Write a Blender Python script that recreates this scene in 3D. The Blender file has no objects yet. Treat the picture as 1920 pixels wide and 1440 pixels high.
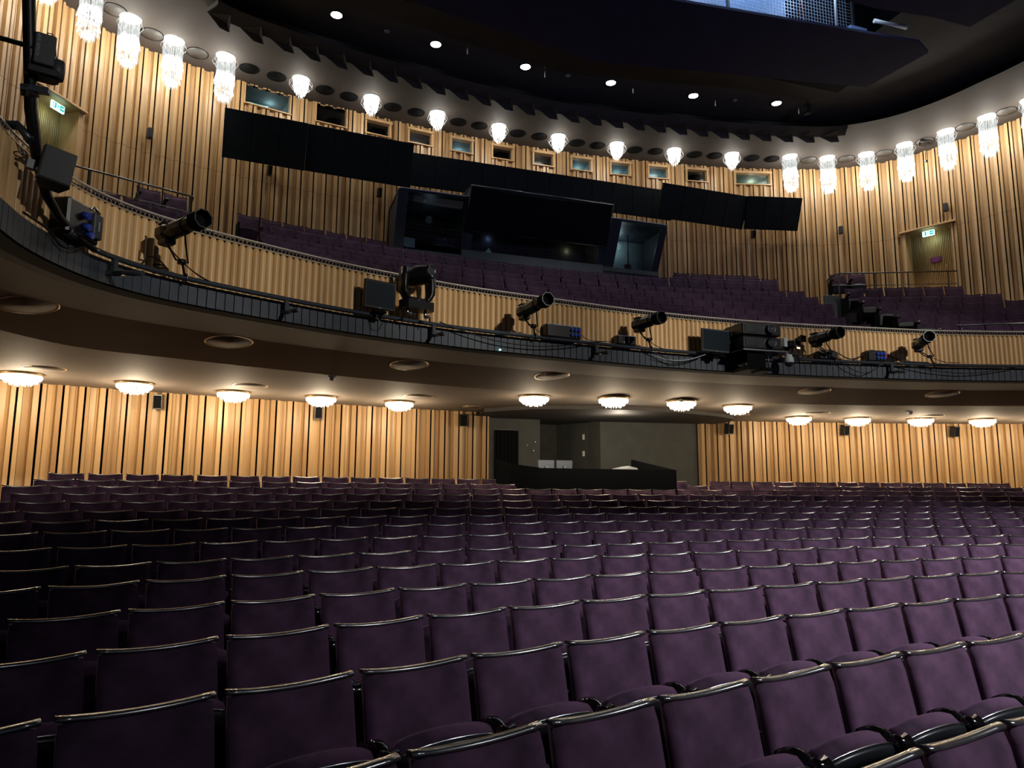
import bpy, math, random
from math import sin, cos, pi, radians, hypot, sqrt, atan2
from mathutils import Vector, Matrix

# ------------------------------------------------------------------ camera, world, exposure
SC = bpy.context.scene
COL = SC.collection
# hall coordinates: x across the hall, y from the stage towards the rear wall, z = 0 at the photographer's eye
EYE = Vector((-7.093, 17.938, 0.0))
HD, PT, RL = radians(18.45), radians(8.2304), -0.0050217
FPX = 1382.84
fh = Vector((sin(HD), cos(HD), 0)); rt = Vector((cos(HD), -sin(HD), 0)); up0 = Vector((0, 0, 1))
fwd = fh * cos(PT) + up0 * sin(PT); upv = -fh * sin(PT) + up0 * cos(PT)
cr_, sr_ = cos(RL), sin(RL)
cx = rt * cr_ - upv * sr_; cy = rt * sr_ + upv * cr_; cz = -fwd
cam_d = bpy.data.cameras.new('camera'); cam = bpy.data.objects.new('camera', cam_d); COL.objects.link(cam)
cam_d.sensor_width = 36; cam_d.lens = FPX / 1920 * 36; cam_d.clip_start = .05; cam_d.clip_end = 200
M = Matrix((cx, cy, cz)).transposed().to_4x4(); M.translation = EYE; cam.matrix_world = M
SC.camera = cam
w = bpy.data.worlds.new('world'); SC.world = w; w.use_nodes = True
w.node_tree.nodes['Background'].inputs[0].default_value = (.5, .6, .9, 1)
w.node_tree.nodes['Background'].inputs[1].default_value = .05
SC.view_settings.view_transform = 'Standard'; SC.view_settings.look = 'None'
SC.view_settings.exposure = 0.0; SC.view_settings.gamma = 1.0; SC.view_settings.use_curve_mapping = False
# light levels (watts) used by the lamps' own builders further down
W_LONG, W_SHORT, W_LOW, W_DOWN = 70.0, 34.0, 62.0, 60.0
COL_UP, COL_LOW, COL_COOL = (1.0, .93, .82), (1.0, .80, .55), (.80, .88, 1.0)

def lamp(name, kind, loc, watts, color, size=.1, target=None, angle=60, blend=.5):
    d = bpy.data.lights.new(name, kind); d.energy = watts; d.color = color
    if kind in ('POINT', 'SPOT'): d.shadow_soft_size = size
    if kind == 'AREA': d.size = size
    if kind == 'SPOT': d.spot_size = radians(angle); d.spot_blend = blend
    o = bpy.data.objects.new(name, d); COL.objects.link(o); o.location = loc
    if target is not None:
        o.rotation_euler = (Vector(target) - Vector(loc)).to_track_quat('-Z', 'Y').to_euler()
    return o
# house lights in the main ceiling over the front stalls (their fittings are above the picture)
for hx, hy, tx, ty, wt, an in ((5.0, 14.0, -.6, 21.4, 9600, 42), (2.0, 13.0, -.5, 21.5, 3000, 40), (8.5, 15.0, 4.5, 23.6, 9600, 40), (-2.0, 13.0, -4.5, 20.0, 1100, 34)):
    lamp('house_light', 'SPOT', (hx, hy, 10.8), wt, COL_COOL, .15, (tx, ty, -1), an, 1.0).data.color = (.93, .93, 1.0)
for tx, ty, wt in ((-9.3, 25.6, 3400), (-6.5, 27.5, 4600), (-2.6, 28.4, 5200), (1.4, 28.4, 5600), (5.4, 27.9, 5600), (9.3, 26, 4500)):
    lamp('balcony_fill_spot', 'SPOT', (4.0 - tx * .1, 5.0, 8.5), wt * 1.0, (1.0, .93, .84), .2, (tx, ty, 3.75), 18, .55)  # unseen spots added to brighten the timber of the balcony front

# ------------------------------------------------------------------ materials
def nodes(m):
    m.use_nodes = True; nt = m.node_tree; return nt, nt.nodes, nt.links
def flat(name, col, rough=.6, metal=0., spec=.5, sheen=0., emis=None, est=0., coat=0.):
    m = bpy.data.materials.new(name); nt, N, L = nodes(m); b = N['Principled BSDF']
    b.inputs['Base Color'].default_value = (*col, 1); b.inputs['Roughness'].default_value = rough
    b.inputs['Metallic'].default_value = metal; b.inputs['Specular IOR Level'].default_value = spec
    b.inputs['Sheen Weight'].default_value = sheen; b.inputs['Coat Weight'].default_value = coat
    if emis: b.inputs['Emission Color'].default_value = (*emis, 1); b.inputs['Emission Strength'].default_value = est
    return m
def noisy(name, c1, c2, rough, scale, bump=0., sheen=0., sheen_t=None, detail=4, stretch=(1, 1, 1), spec=.5, lo=.35, hi=.65, tone=False):
    m = flat(name, c1, rough, spec=spec, sheen=sheen); nt, N, L = nodes(m); b = N['Principled BSDF']
    if sheen_t: b.inputs['Sheen Tint'].default_value = (*sheen_t, 1); b.inputs['Sheen Roughness'].default_value = .45
    tc = N.new('ShaderNodeTexCoord'); mp = N.new('ShaderNodeMapping'); mp.inputs['Scale'].default_value = stretch
    nz = N.new('ShaderNodeTexNoise'); nz.inputs['Scale'].default_value = scale; nz.inputs['Detail'].default_value = detail
    rp = N.new('ShaderNodeValToRGB'); rp.color_ramp.elements[0].position = lo; rp.color_ramp.elements[1].position = hi
    rp.color_ramp.elements[0].color = (*c1, 1); rp.color_ramp.elements[1].color = (*c2, 1)
    L.new(tc.outputs['Object'], mp.inputs['Vector']); L.new(mp.outputs[0], nz.inputs['Vector']); L.new(nz.outputs['Fac'], rp.inputs['Fac'])
    out = rp.outputs['Color']
    if tone:   # each board of the joinery has its own tone
        at = N.new('ShaderNodeAttribute'); at.attribute_name = 'tone'
        mx = N.new('ShaderNodeMix'); mx.data_type = 'RGBA'; mx.blend_type = 'MULTIPLY'; mx.inputs['Factor'].default_value = 1
        cmb = N.new('ShaderNodeCombineColor')
        p = N.new('ShaderNodeMath'); p.operation = 'POWER'; p.inputs[1].default_value = 1.25
        q = N.new('ShaderNodeMath'); q.operation = 'POWER'; q.inputs[1].default_value = 1.6
        L.new(at.outputs['Fac'], cmb.inputs[0]); L.new(at.outputs['Fac'], p.inputs[0]); L.new(at.outputs['Fac'], q.inputs[0])
        L.new(p.outputs[0], cmb.inputs[1]); L.new(q.outputs[0], cmb.inputs[2])
        L.new(out, mx.inputs['A']); L.new(cmb.outputs[0], mx.inputs['B']); out = mx.outputs['Result']
    L.new(out, b.inputs['Base Color'])
    if bump:
        bp = N.new('ShaderNodeBump'); bp.inputs['Strength'].default_value = bump; bp.inputs['Distance'].default_value = .01
        L.new(nz.outputs['Fac'], bp.inputs['Height']); L.new(bp.outputs[0], b.inputs['Normal'])
    return m
def crystal(name, col, est, transp, scale):
    m = bpy.data.materials.new(name); nt, N, L = nodes(m); N.clear()
    out = N.new('ShaderNodeOutputMaterial'); mix = N.new('ShaderNodeMixShader'); tr = N.new('ShaderNodeBsdfTransparent')
    em = N.new('ShaderNodeEmission'); em.inputs['Color'].default_value = (*col, 1)
    gl = N.new('ShaderNodeBsdfGlossy'); gl.inputs['Roughness'].default_value = .15; ad = N.new('ShaderNodeAddShader')
    tc = N.new('ShaderNodeTexCoord'); mp = N.new('ShaderNodeMapping'); mp.inputs['Scale'].default_value = (1, 1, .25)
    nz = N.new('ShaderNodeTexNoise'); nz.inputs['Scale'].default_value = scale; nz.inputs['Detail'].default_value = 3
    mr = N.new('ShaderNodeMapRange'); mr.inputs['From Min'].default_value = .35; mr.inputs['From Max'].default_value = .65
    mr.inputs['To Min'].default_value = est * .12; mr.inputs['To Max'].default_value = est
    L.new(tc.outputs['Object'], mp.inputs[0]); L.new(mp.outputs[0], nz.inputs['Vector']); L.new(nz.outputs['Fac'], mr.inputs[0]); L.new(mr.outputs[0], em.inputs['Strength'])
    mix.inputs[0].default_value = 1 - transp
    L.new(tr.outputs[0], mix.inputs[1]); L.new(em.outputs[0], ad.inputs[0]); L.new(gl.outputs[0], ad.inputs[1]); L.new(ad.outputs[0], mix.inputs[2]); L.new(mix.outputs[0], out.inputs[0])
    m.cycles.emission_sampling = 'NONE'
    return m
MT = {}
MT['wood'] = noisy('pale_timber', (.61, .405, .20), (.50, .31, .14), .42, 6, .08, stretch=(1, 1, .10), tone=True, lo=.3, hi=.75)
MT['flute'] = noisy('half_round_timber', (.80, .54, .25), (.66, .41, .17), .4, 9, .1, stretch=(1, 1, .12), tone=True, lo=.3, hi=.75)
MT['gap'] = flat('gap_and_shade_black', (.004, .004, .004), .9, spec=.1)
MT['velvet'] = noisy('purple_velvet', (.024, .011, .024), (.115, .055, .105), .85, 4.5, .12, sheen=.5, sheen_t=(.42, .24, .42), detail=7, lo=.34, hi=.70, spec=.25)
MT['velvet_b'] = noisy('balcony_velvet', (.032, .017, .033), (.062, .033, .062), .85, 5, 0, sheen=.35, sheen_t=(.4, .2, .4), spec=.2)
MT['lacquer'] = noisy('highlit_black_lacquer', (.20, .21, .22), (.38, .36, .32), .22, 30, 0, stretch=(.3, 1, 1), lo=.4, hi=.8, spec=.9)  # grey metallic tone puts brighter highlights into the black seat rails
MT['lacquer'].node_tree.nodes['Principled BSDF'].inputs['Metallic'].default_value = .85
MT['black'] = flat('black_metal', (.0045, .005, .006), .36)
MT['gloss'] = flat('gloss_black', (.004, .004, .004), .12, coat=.6)
MT['blackm'] = flat('black_matt', (.0035, .004, .005), .85, spec=.12)
MT['pan'] = flat('dark_seat_shell', (.014, .016, .018), .3)
MT['pan_b'] = flat('grey_seat_shell', (.045, .052, .052), .45)
MT['chrome'] = flat('bright_metal', (.75, .76, .78), .22, 1.)
MT['steel'] = flat('dull_steel', (.18, .19, .20), .33, .9)
MT['rail'] = flat('painted_pipe', (.050, .060, .075), .3, .3)
MT['bandm'] = noisy('dark_slats', (.030, .041, .056), (.048, .063, .084), .5, 4)
MT['panelm'] = noisy('black_acoustic_cloth', (.0055, .0080, .0115), (.008, .011, .0155), .9, 6, spec=.2)
MT['soffit'] = noisy('soffit_paint', (.062, .055, .050), (.070, .062, .056), .75, 1.5, spec=.3)
MT['balc_soffit'] = noisy('balcony_soffit_paint', (.20, .162, .130), (.225, .185, .15), .75, 1.2, spec=.4)
MT['ceil'] = noisy('ceiling_black', (.085, .085, .086), (.098, .097, .096), .8, 1.2, spec=.2)
MT['beam'] = noisy('beam_blueblack', (.040, .043, .080), (.046, .050, .095), .8, 2, spec=.2)
MT['carpet'] = noisy('carpet', (.010, .007, .009), (.018, .012, .015), .95, 40)
MT['grey'] = noisy('grey_plaster', (.070, .072, .064), (.085, .087, .078), .85, 3)
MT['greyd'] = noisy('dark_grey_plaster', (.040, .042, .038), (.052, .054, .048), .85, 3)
MT['booth'] = flat('booth_slate', (.028, .036, .044), .5)
MT['booth2'] = flat('booth_sill', (.060, .076, .086), .5)
MT['boxgrey'] = flat('speaker_grey', (.040, .048, .056), .55)
MT['white'] = flat('white_plastic', (.62, .68, .70), .4)
MT['screen'] = flat('dark_screen', (.016, .024, .030), .22)
MT['glass'] = None
m = bpy.data.materials.new('booth_glass'); nt, N, L = nodes(m); N.clear()
o_ = N.new('ShaderNodeOutputMaterial'); mx_ = N.new('ShaderNodeMixShader'); mx_.inputs[0].default_value = .10
t_ = N.new('ShaderNodeBsdfTransparent'); t_.inputs[0].default_value = (.80, .88, .90, 1); g_ = N.new('ShaderNodeBsdfGlossy'); g_.inputs['Roughness'].default_value = .03
L.new(t_.outputs[0], mx_.inputs[1]); L.new(g_.outputs[0], mx_.inputs[2]); L.new(mx_.outputs[0], o_.inputs[0]); MT['glass'] = m
MT['cry'] = crystal('lit_crystal', (.86, .97, 1.0), 1.5, .74, 34)
MT['cryr'] = crystal('lit_crystal_rods', (.86, .97, 1.0), .75, .78, 40)
MT['cryw'] = crystal('lit_crystal_warm', (1.0, .98, .92), 1.5, .74, 38)
MT['cryl'] = crystal('lit_crystal_low', (1.0, .93, .80), 6.0, .66, 30)
MT['bulb'] = flat('lamp_face', (1, 1, 1), .5, emis=(.9, .97, 1.), est=40)
MT['exitg'] = flat('exit_green', (.0, .25, .2), .5, emis=(.0, .42, .36), est=1.2)
MT['exitw'] = flat('exit_white', (.8, .9, .9), .5, emis=(.55, .95, .9), est=2.4)
MT['plum'] = flat('purple_sign', (.20, .012, .15), .5)
MT['plum2'] = flat('pink_lettering', (.55, .12, .40), .5)
MT['blue'] = flat('blue_connector', (.015, .05, .38), .35)
MT['pink'] = flat('pink_paint', (.45, .22, .24), .5)
MT['red'] = flat('red_plastic', (.55, .04, .05), .4)
MT['card'] = flat('cardboard', (.30, .13, .07), .8)
MT['lens'] = flat('lens_glass', (.05, .06, .07), .05, spec=1., coat=1.)
MT['textgrey'] = flat('light_grey_lettering', (.30, .34, .38), .6)
MT['bluelit'] = flat('catwalk_mesh', (.35, .45, .60), .4, .3)
MT['paleblue'] = flat('pale_blue_panel', (.16, .27, .46), .5)
MT['winlit'] = flat('projection_room_wall', (.16, .20, .20), .7)
MT['gold'] = flat('brass_trim', (.50, .33, .16), .35, .5)
MT['paper'] = flat('white_paper', (.75, .75, .72), .7)
MT['ceilw'] = noisy('wedge_paint', (.055, .054, .053), (.065, .064, .062), .6, 3)
MT['bulb2'] = flat('warm_badge', (1, .9, .6), .5, emis=(1, .85, .5), est=1.5)
MT['lens2'] = flat('smoked_dome', (.02, .015, .03), .08, coat=1.)
MT['creamrail'] = flat('pale_metal', (.75, .70, .60), .35, .4)
MT['wirem'] = flat('wire', (.62, .52, .38), .35, .5)
MT['cable'] = flat('black_cable', (.006, .006, .007), .45)
MT['led'] = flat('green_led', (.1, .8, .7), .4, emis=(.2, 1, .85), est=14)

# ------------------------------------------------------------------ mesh helpers
def rotz(a): return Matrix.Rotation(a, 4, 'Z')
def rotx(a): return Matrix.Rotation(a, 4, 'X')
def roty(a): return Matrix.Rotation(a, 4, 'Y')
def T(x, y, z): return Matrix.Translation((x, y, z))
class MB:
    def __init__(s): s.v = []; s.f = []; s.mi = []; s.tone = []; s.sm = []
    def add(s, vs, fs, mi=0, tone=1., sm=False, mat=None):
        b = len(s.v)
        s.v += [tuple(mat @ Vector(p)) if mat is not None else tuple(p) for p in vs]
        for f in fs:
            s.f.append([b + i for i in f]); s.mi.append(mi); s.tone.append(tone); s.sm.append(sm)
        return s
    def box(s, c, d, mat=None, mi=0, bev=0., tone=1.):
        x, y, z = d[0] / 2, d[1] / 2, d[2] / 2; b = min(bev, x * .9, y * .9, z * .9)
        if b <= 0:
            vs = [(c[0] + i * x, c[1] + j * y, c[2] + k * z) for i in (-1, 1) for j in (-1, 1) for k in (-1, 1)]
            fs = [(0, 1, 3, 2), (4, 6, 7, 5), (0, 4, 5, 1), (2, 3, 7, 6), (0, 2, 6, 4), (1, 5, 7, 3)]
            return s.add(vs, fs, mi, tone, False, mat)
        def ring(zz, i):
            X, Y = x - i, y - i
            return [(c[0] + p, c[1] + q, c[2] + zz) for p, q in ((-X + b, -Y), (X - b, -Y), (X, -Y + b), (X, Y - b), (X - b, Y), (-X + b, Y), (-X, Y - b), (-X, -Y + b))]
        vs = ring(-z, b) + ring(-z + b, 0) + ring(z - b, 0) + ring(z, b); fs = [tuple(range(7, -1, -1)), tuple(range(24, 32))]
        for r in range(3):
            for i in range(8): fs.append((r * 8 + i, r * 8 + (i + 1) % 8, r * 8 + 8 + (i + 1) % 8, r * 8 + 8 + i))
        return s.add(vs, fs, mi, tone, False, mat)
    def loft(s, rings, mi=0, caps=True, sm=True, mat=None, closed=True, tone=1.):
        n = len(rings[0]); vs = [p for r in rings for p in r]; fs = []
        for r in range(len(rings) - 1):
            for i in range(n if closed else n - 1):
                j = (i + 1) % n; fs.append((r * n + i, r * n + j, (r + 1) * n + j, (r + 1) * n + i))
        b = len(s.f); s.add(vs, fs, mi, tone, sm, mat)
        if caps and closed:
            o = len(s.v) - len(vs)
            s.f += [[o + i for i in range(n - 1, -1, -1)], [o + (len(rings) - 1) * n + i for i in range(n)]]
            s.mi += [mi, mi]; s.tone += [tone, tone]; s.sm += [False, False]
        return s
    def lathe(s, prof, n=16, mat=None, mi=0, caps=True, sm=True, ph=0.):
        return s.loft([[(r * cos(2 * pi * i / n + ph), r * sin(2 * pi * i / n + ph), z) for i in range(n)] for r, z in prof], mi, caps, sm, mat)
    def tube(s, pts, r, n=8, mi=0, caps=True, sm=True):
        pts = [Vector(p) for p in pts]; rings = []; prev = None
        for i, p in enumerate(pts):
            t = (pts[min(i + 1, len(pts) - 1)] - pts[max(i - 1, 0)])
            if t.length < 1e-9: t = Vector((0, 0, 1))
            t.normalize()
            if prev is None:
                a = Vector((0, 0, 1)) if abs(t.z) < .9 else Vector((1, 0, 0)); prev = (a - t * a.dot(t)).normalized()
            else:
                prev = prev - t * prev.dot(t)
                prev = prev.normalized() if prev.length > 1e-6 else t.orthogonal().normalized()
            q = t.cross(prev); rr = r[i] if isinstance(r, (list, tuple)) else r
            rings.append([tuple(p + (prev * cos(2 * pi * k / n) + q * sin(2 * pi * k / n)) * rr) for k in range(n)])
        return s.loft(rings, mi, caps, sm)
    def prism(s, poly, z0, z1, mat=None, mi=0, tone=1.):   # poly in xy, counter-clockwise
        n = len(poly); vs = [(x, y, z0) for x, y in poly] + [(x, y, z1) for x, y in poly]
        fs = [tuple(range(n - 1, -1, -1)), tuple(range(n, 2 * n))] + [(i, (i + 1) % n, n + (i + 1) % n, n + i) for i in range(n)]
        return s.add(vs, fs, mi, tone, False, mat)
    def mesh(s, name, mats):
        me = bpy.data.meshes.new(name); me.from_pydata(s.v, [], s.f); me.validate(verbose=False)
        for m in (mats if isinstance(mats, (list, tuple)) else [mats]): me.materials.append(MT[m])
        if len(me.polygons) == len(s.f):
            me.polygons.foreach_set('material_index', s.mi); me.polygons.foreach_set('use_smooth', s.sm)
            if any(t != 1. for t in s.tone):
                a = me.attributes.new('tone', 'FLOAT', 'FACE'); a.data.foreach_set('value', s.tone)
            else:
                a = me.attributes.new('tone', 'FLOAT', 'FACE'); a.data.foreach_set('value', [1.] * len(s.f))
        me.update(); return me
    def obj(s, name, mats, parent=None):
        o = bpy.data.objects.new(name, s.mesh(name, mats)); COL.objects.link(o)
        if parent is not None: o.parent = parent
        return o
def tag(o, label=None, cat=None, group=None, kind=None):
    if label: o['label'] = label
    if cat: o['category'] = cat
    if group: o['group'] = group
    if kind: o['kind'] = kind
    return o
def empty(name, loc, rz=0., label=None, cat=None, group=None):
    o = bpy.data.objects.new(name, None); COL.objects.link(o); o.location = loc; o.rotation_euler = (0, 0, rz); o.empty_display_size = .1
    return tag(o, label, cat, group)
def copy_tree(o, parent=None):
    c = o.copy(); COL.objects.link(c)
    if parent is not None: c.parent = parent
    for ch in list(o.children): copy_tree(ch, c)
    return c
def struct(o): o['kind'] = 'structure'; return o
ORD = ['zeroth', 'first', 'second', 'third', 'fourth', 'fifth', 'sixth', 'seventh', 'eighth', 'ninth', 'tenth', 'eleventh', 'twelfth', 'thirteenth', 'fourteenth', 'fifteenth', 'sixteenth', 'seventeenth', 'eighteenth', 'nineteenth', 'twentieth']
ORD += ['twenty-' + ORD[i] for i in range(1, 10)] + ['thirtieth'] + ['thirty-' + ORD[i] for i in range(1, 10)] + ['fortieth'] + ['forty-' + ORD[i] for i in range(1, 10)]
def proj(x, y, z):
    d = Vector((x, y, z)) - EYE; dep = d.dot(fwd)
    if dep < .05: return (-9999, -9999, dep)
    return (960 + FPX * d.dot(cx) / dep, 720 - FPX * d.dot(cy) / dep, dep)

# ------------------------------------------------------------------ plan curves of the hall
def sym(p): return [(-x, y) for x, y in reversed(p) if x > 0] + list(p)
class Curve:
    def __init__(s, P, n=12):
        P = [Vector(p) for p in P]; Q = [2 * P[0] - P[1]] + P + [2 * P[-1] - P[-2]]; s.p = []
        for i in range(1, len(Q) - 2):
            a, b, c, d = Q[i - 1:i + 3]
            for k in range(n):
                t = k / n; s.p.append(.5 * (2 * b + (c - a) * t + (2 * a - 5 * b + 4 * c - d) * t * t + (3 * b - a - 3 * c + d) * t ** 3))
        s.p.append(P[-1]); s.s = [0.]
        for i in range(1, len(s.p)): s.s.append(s.s[-1] + (s.p[i] - s.p[i - 1]).length)
        i0 = min(range(len(s.p)), key=lambda i: abs(s.p[i].x)); o = s.s[i0]; s.s = [q - o for q in s.s]
        s.smin, s.smax = s.s[0], s.s[-1]
    def at(s, t, off=0.):        # off > 0 moves into the room (towards the stage)
        import bisect
        t = max(s.smin, min(s.smax, t)); i = max(0, min(len(s.s) - 2, bisect.bisect_right(s.s, t) - 1))
        k = (t - s.s[i]) / (s.s[i + 1] - s.s[i]); p = s.p[i].lerp(s.p[i + 1], k)
        a = s.p[max(0, i - 1)]; b = s.p[min(len(s.p) - 1, i + 2)]; e = (b - a).normalized(); n = Vector((e.y, -e.x))
        return p + n * off, e, n
    def xy(s, t, off=0.): p = s.at(t, off)[0]; return (p.x, p.y)
    def mat(s, t, off, z):       # local x along the curve, local -y into the room
        p, e, n = s.at(t, off); return T(p.x, p.y, z) @ rotz(atan2(e.y, e.x))
UP = Curve(sym([(0, 38.4), (2.5, 38.3), (4.5, 38.07), (6.8, 37.7), (8.2, 37.35), (9.3, 37.0), (10.2, 36.65), (10.9, 36.22), (11.45, 35.75), (11.87, 35.15), (12.2, 34.45), (12.5, 33.65), (12.78, 32.7), (13.05, 31.6), (13.6, 28), (14.2, 22), (14.6, 16)]))
LO = Curve(sym([(0, 35.0), (2, 34.95), (4, 34.75), (6, 34.4), (8, 33.95), (9.3, 33.6), (10.7, 33.15), (11.9, 32.68), (13, 32.1), (13.6, 31.5), (14, 30), (14.3, 26), (14.6, 16)]))
FR = Curve(sym([(0, 28.57), (1.5, 28.5), (3, 28.3), (4.3, 28.1), (5.1, 27.9), (6.2, 27.55), (7.3, 27.05), (8.2, 26.55), (8.7, 26.1), (9.0, 25.6), (9.2, 25.0), (9.27, 24.4), (9.4, 23), (9.7, 20), (10.1, 15)]))
LIP = Curve(sym([(0, 35.56), (2.5, 35.38), (5.2, 35.0), (7, 34.62), (8.37, 34.15), (9.32, 33.33), (9.89, 32.21), (10.16, 30.96), (10.3, 30.0), (10.6, 26), (11, 16)]))

Z_SOFF, Z_CEIL, Z_LOW = 10.62, 10.95, 1.86
rng = random.Random(4)

# ------------------------------------------------------------------ timber-clad walls
def strips(curve, s0, s1, phase, pitch, zr, mb, seed):
    """vertical joinery: per bay a black gap, a proud fillet, a wide recessed board, a slanted fillet. zr(s) -> list of (z0, z1)"""
    R = random.Random(seed); k = math.floor((s0 - phase) / pitch)
    def quad(a, da, b, db, mi, tone, sub=1):
        for j in range(sub):
            u0 = a + (b - a) * j / sub; u1 = a + (b - a) * (j + 1) / sub
            e0 = da + (db - da) * j / sub; e1 = da + (db - da) * (j + 1) / sub
            if u1 < s0 or u0 > s1: continue
            u0c, u1c = max(u0, s0), min(u1, s1); mid = (u0c + u1c) / 2
            p, q = curve.xy(u0c, e0), curve.xy(u1c, e1)
            for z0, z1 in zr(mid): mb.add([(p[0], p[1], z0), (q[0], q[1], z0), (q[0], q[1], z1), (p[0], p[1], z1)], [(0, 1, 2, 3)], mi, tone)
    while phase + k * pitch < s1:
        b = phase + k * pitch; k += 1; g = .036 + R.random() * .006
        f1 = .05 + R.random() * .03; f2 = .06 + R.random() * .035; t0, t1, t2 = (.72 + R.random() * .34 for _ in range(3))
        pts = [(b, -.05, 1, .5), (b + g, -.05, 1, .5), (b + g, .028, 1, .5), (b + g, .055, 0, t0), (b + g + f1, .06, 0, t0), (b + g + f1 + .004, .02, 0, t0 * .9), (b + g + f1 + .006, -.012, 1, .5), (b + g + f1 + .012, .0, 1, .5)]  # last black groove, at the fillet step, paints in its shadow
        x0 = b + g + f1 + .012; x1 = b + pitch - f2 - .015; kind = R.choice((0, 1, 2, 0)); tm = t1
        if kind == 0: pts += [(x0 + (x1 - x0) * q, .010 - .034 * sin(pi * q), 0, tm) for q in (.25, .5, .75)]
        elif kind == 1: pts += [(x0 + (x1 - x0) * .45, .0, 0, tm), (x0 + (x1 - x0) * .47, .016, 0, tm * 1.03), (x0 + (x1 - x0) * .6, .018, 0, tm), (x0 + (x1 - x0) * .62, .002, 0, tm * .97)]
        else: pts += [(x0 + (x1 - x0) * .7, -.005, 0, tm), (x0 + (x1 - x0) * .74, .02, 0, tm)]
        pts += [(x1, -.012, 0, tm), (x1 + .004, -.012, 1, .5), (x1 + .012, .045, 0, t2), (b + pitch, .055, 0, t2), (b + pitch, .028, 0, t2), (b + pitch, -.05, 1, .5)]  # black sliver at the board's edge: shadow painted into the step
        for (a, da, _, _), (c, dc, mi, tn) in zip(pts, pts[1:]):
            quad(a, da, c, dc, mi, tn, 1)
def joint(z, zs):   # splits a height range at the joinery's horizontal joint
    return zs
WIN = [(-7.56, .60, 0), (-5.84, .43, 0), (-4.5, .36, 1), (-3.23, .36, 1), (-1.94, .34, 1), (-.63, .34, 1), (.715, .34, 1), (1.985, .34, 1), (3.31, .34, 1), (4.60, .34, 1), (5.93, .36, 1), (7.86, .60, 2)]
DOORS = [(-13.05, -11.97, 8.36), (12.55, 13.86, 8.10)]
Z_DF = 5.7
def zr_up(s):
    for c, h, k in WIN:
        if abs(s - c) < h: return [(2.0, 8.0), (8.006, 10.06)] + ([(10.44, Z_SOFF)] if k else [(10.58, Z_SOFF)])
    for a, b, zt in DOORS:
        if a < s < b: return [(zt, Z_SOFF)]
    return [(2.0, 8.0), (8.006, Z_SOFF)]
mb = MB(); strips(UP, UP.smin + .2, UP.smax - .2, -8.285, .336, zr_up, mb, 3)
struct(mb.obj('wall_back', ['wood', 'gap']))
mb = MB()      # masonry behind the joinery, leaving the window and door openings free
def ribbon(mb, curve, s0, s1, z0, z1, off, n, mi=0):
    for i in range(n):
        a, b = s0 + (s1 - s0) * i / n, s0 + (s1 - s0) * (i + 1) / n; p, q = curve.xy(a, off), curve.xy(b, off)
        mb.add([(p[0], p[1], z0), (q[0], q[1], z0), (q[0], q[1], z1), (p[0], p[1], z1)], [(0, 1, 2, 3)], mi)
ribbon(mb, UP, UP.smin, DOORS[0][0], 2.0, Z_SOFF + .3, -.07, 40); ribbon(mb, UP, DOORS[0][1], DOORS[1][0], 2.0, 10.0, -.07, 120)
ribbon(mb, UP, DOORS[1][1], UP.smax, 2.0, Z_SOFF + .3, -.07, 40)
for a, b, zt in DOORS: ribbon(mb, UP, a, b, zt, Z_SOFF + .3, -.07, 10)
ed = [DOORS[0][1]] + [q for c, h, k in WIN for q in (c - h, c + h)] + [DOORS[1][0]]
for a, b in zip(ed[::2], ed[1::2]): ribbon(mb, UP, a, b, 10.0, Z_SOFF + .3, -.07, 10)
struct(mb.obj('wall_back', 'gap'))
mb = MB(); strips(LO, LO.smin + .2, -2.02, -2.095, .3505, lambda s: [(-.9, Z_LOW)], mb, 5); struct(mb.obj('wall_left', ['wood', 'gap']))
mb = MB(); strips(LO, 3.70, LO.smax - .2, 3.868, .3385, lambda s: [(-.9, Z_LOW)], mb, 6); struct(mb.obj('wall_right', ['wood', 'gap']))
mb = MB(); ribbon(mb, LO, LO.smin, -2.02, -1.8, Z_LOW + .1, -.07, 90); struct(mb.obj('wall_left', 'gap'))
mb = MB(); ribbon(mb, LO, 3.70, LO.smax, -1.8, Z_LOW + .1, -.07, 90); struct(mb.obj('wall_right', 'gap'))

# ------------------------------------------------------------------ ceilings
def strip_between(mb, A, B, n, mi=0, sm=False):     # A(t), B(t) -> 3d points, t 0..1
    r0 = [A(i / n) for i in range(n + 1)]; r1 = [B(i / n) for i in range(n + 1)]
    return mb.add(r0 + r1, [(i, i + 1, n + 2 + i, n + 1 + i) for i in range(n)], mi, 1., sm)
def cv(curve, off, z, lo=None, hi=None):
    a, b = (curve.smin if lo is None else lo), (curve.smax if hi is None else hi)
    return lambda t: (*curve.xy(a + (b - a) * t, off), z)
mb = MB(); strip_between(mb, cv(UP, -.07, Z_SOFF), cv(LIP, 0, Z_SOFF), 160); struct(mb.obj('ceiling', 'soffit'))
mb = MB(); strip_between(mb, cv(LIP, 0, Z_SOFF), cv(LIP, -.02, Z_SOFF + .12), 160); strip_between(mb, cv(LIP, -.02, Z_SOFF + .12), cv(LIP, -.35, Z_SOFF + .13), 160)
strip_between(mb, cv(LIP, -.35, Z_SOFF + .13), cv(LIP, -.35, Z_CEIL), 160)
for i in range(420):      # the small teeth of the shadow gap along the lip
    s = LIP.smin + 1 + (LIP.smax - LIP.smin - 2) * i / 420
    mb.box((0, .05, 0), (.05, .06, .10), LIP.mat(s, 0, Z_SOFF + .07))
struct(mb.obj('trim_1', 'blackm'))
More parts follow.
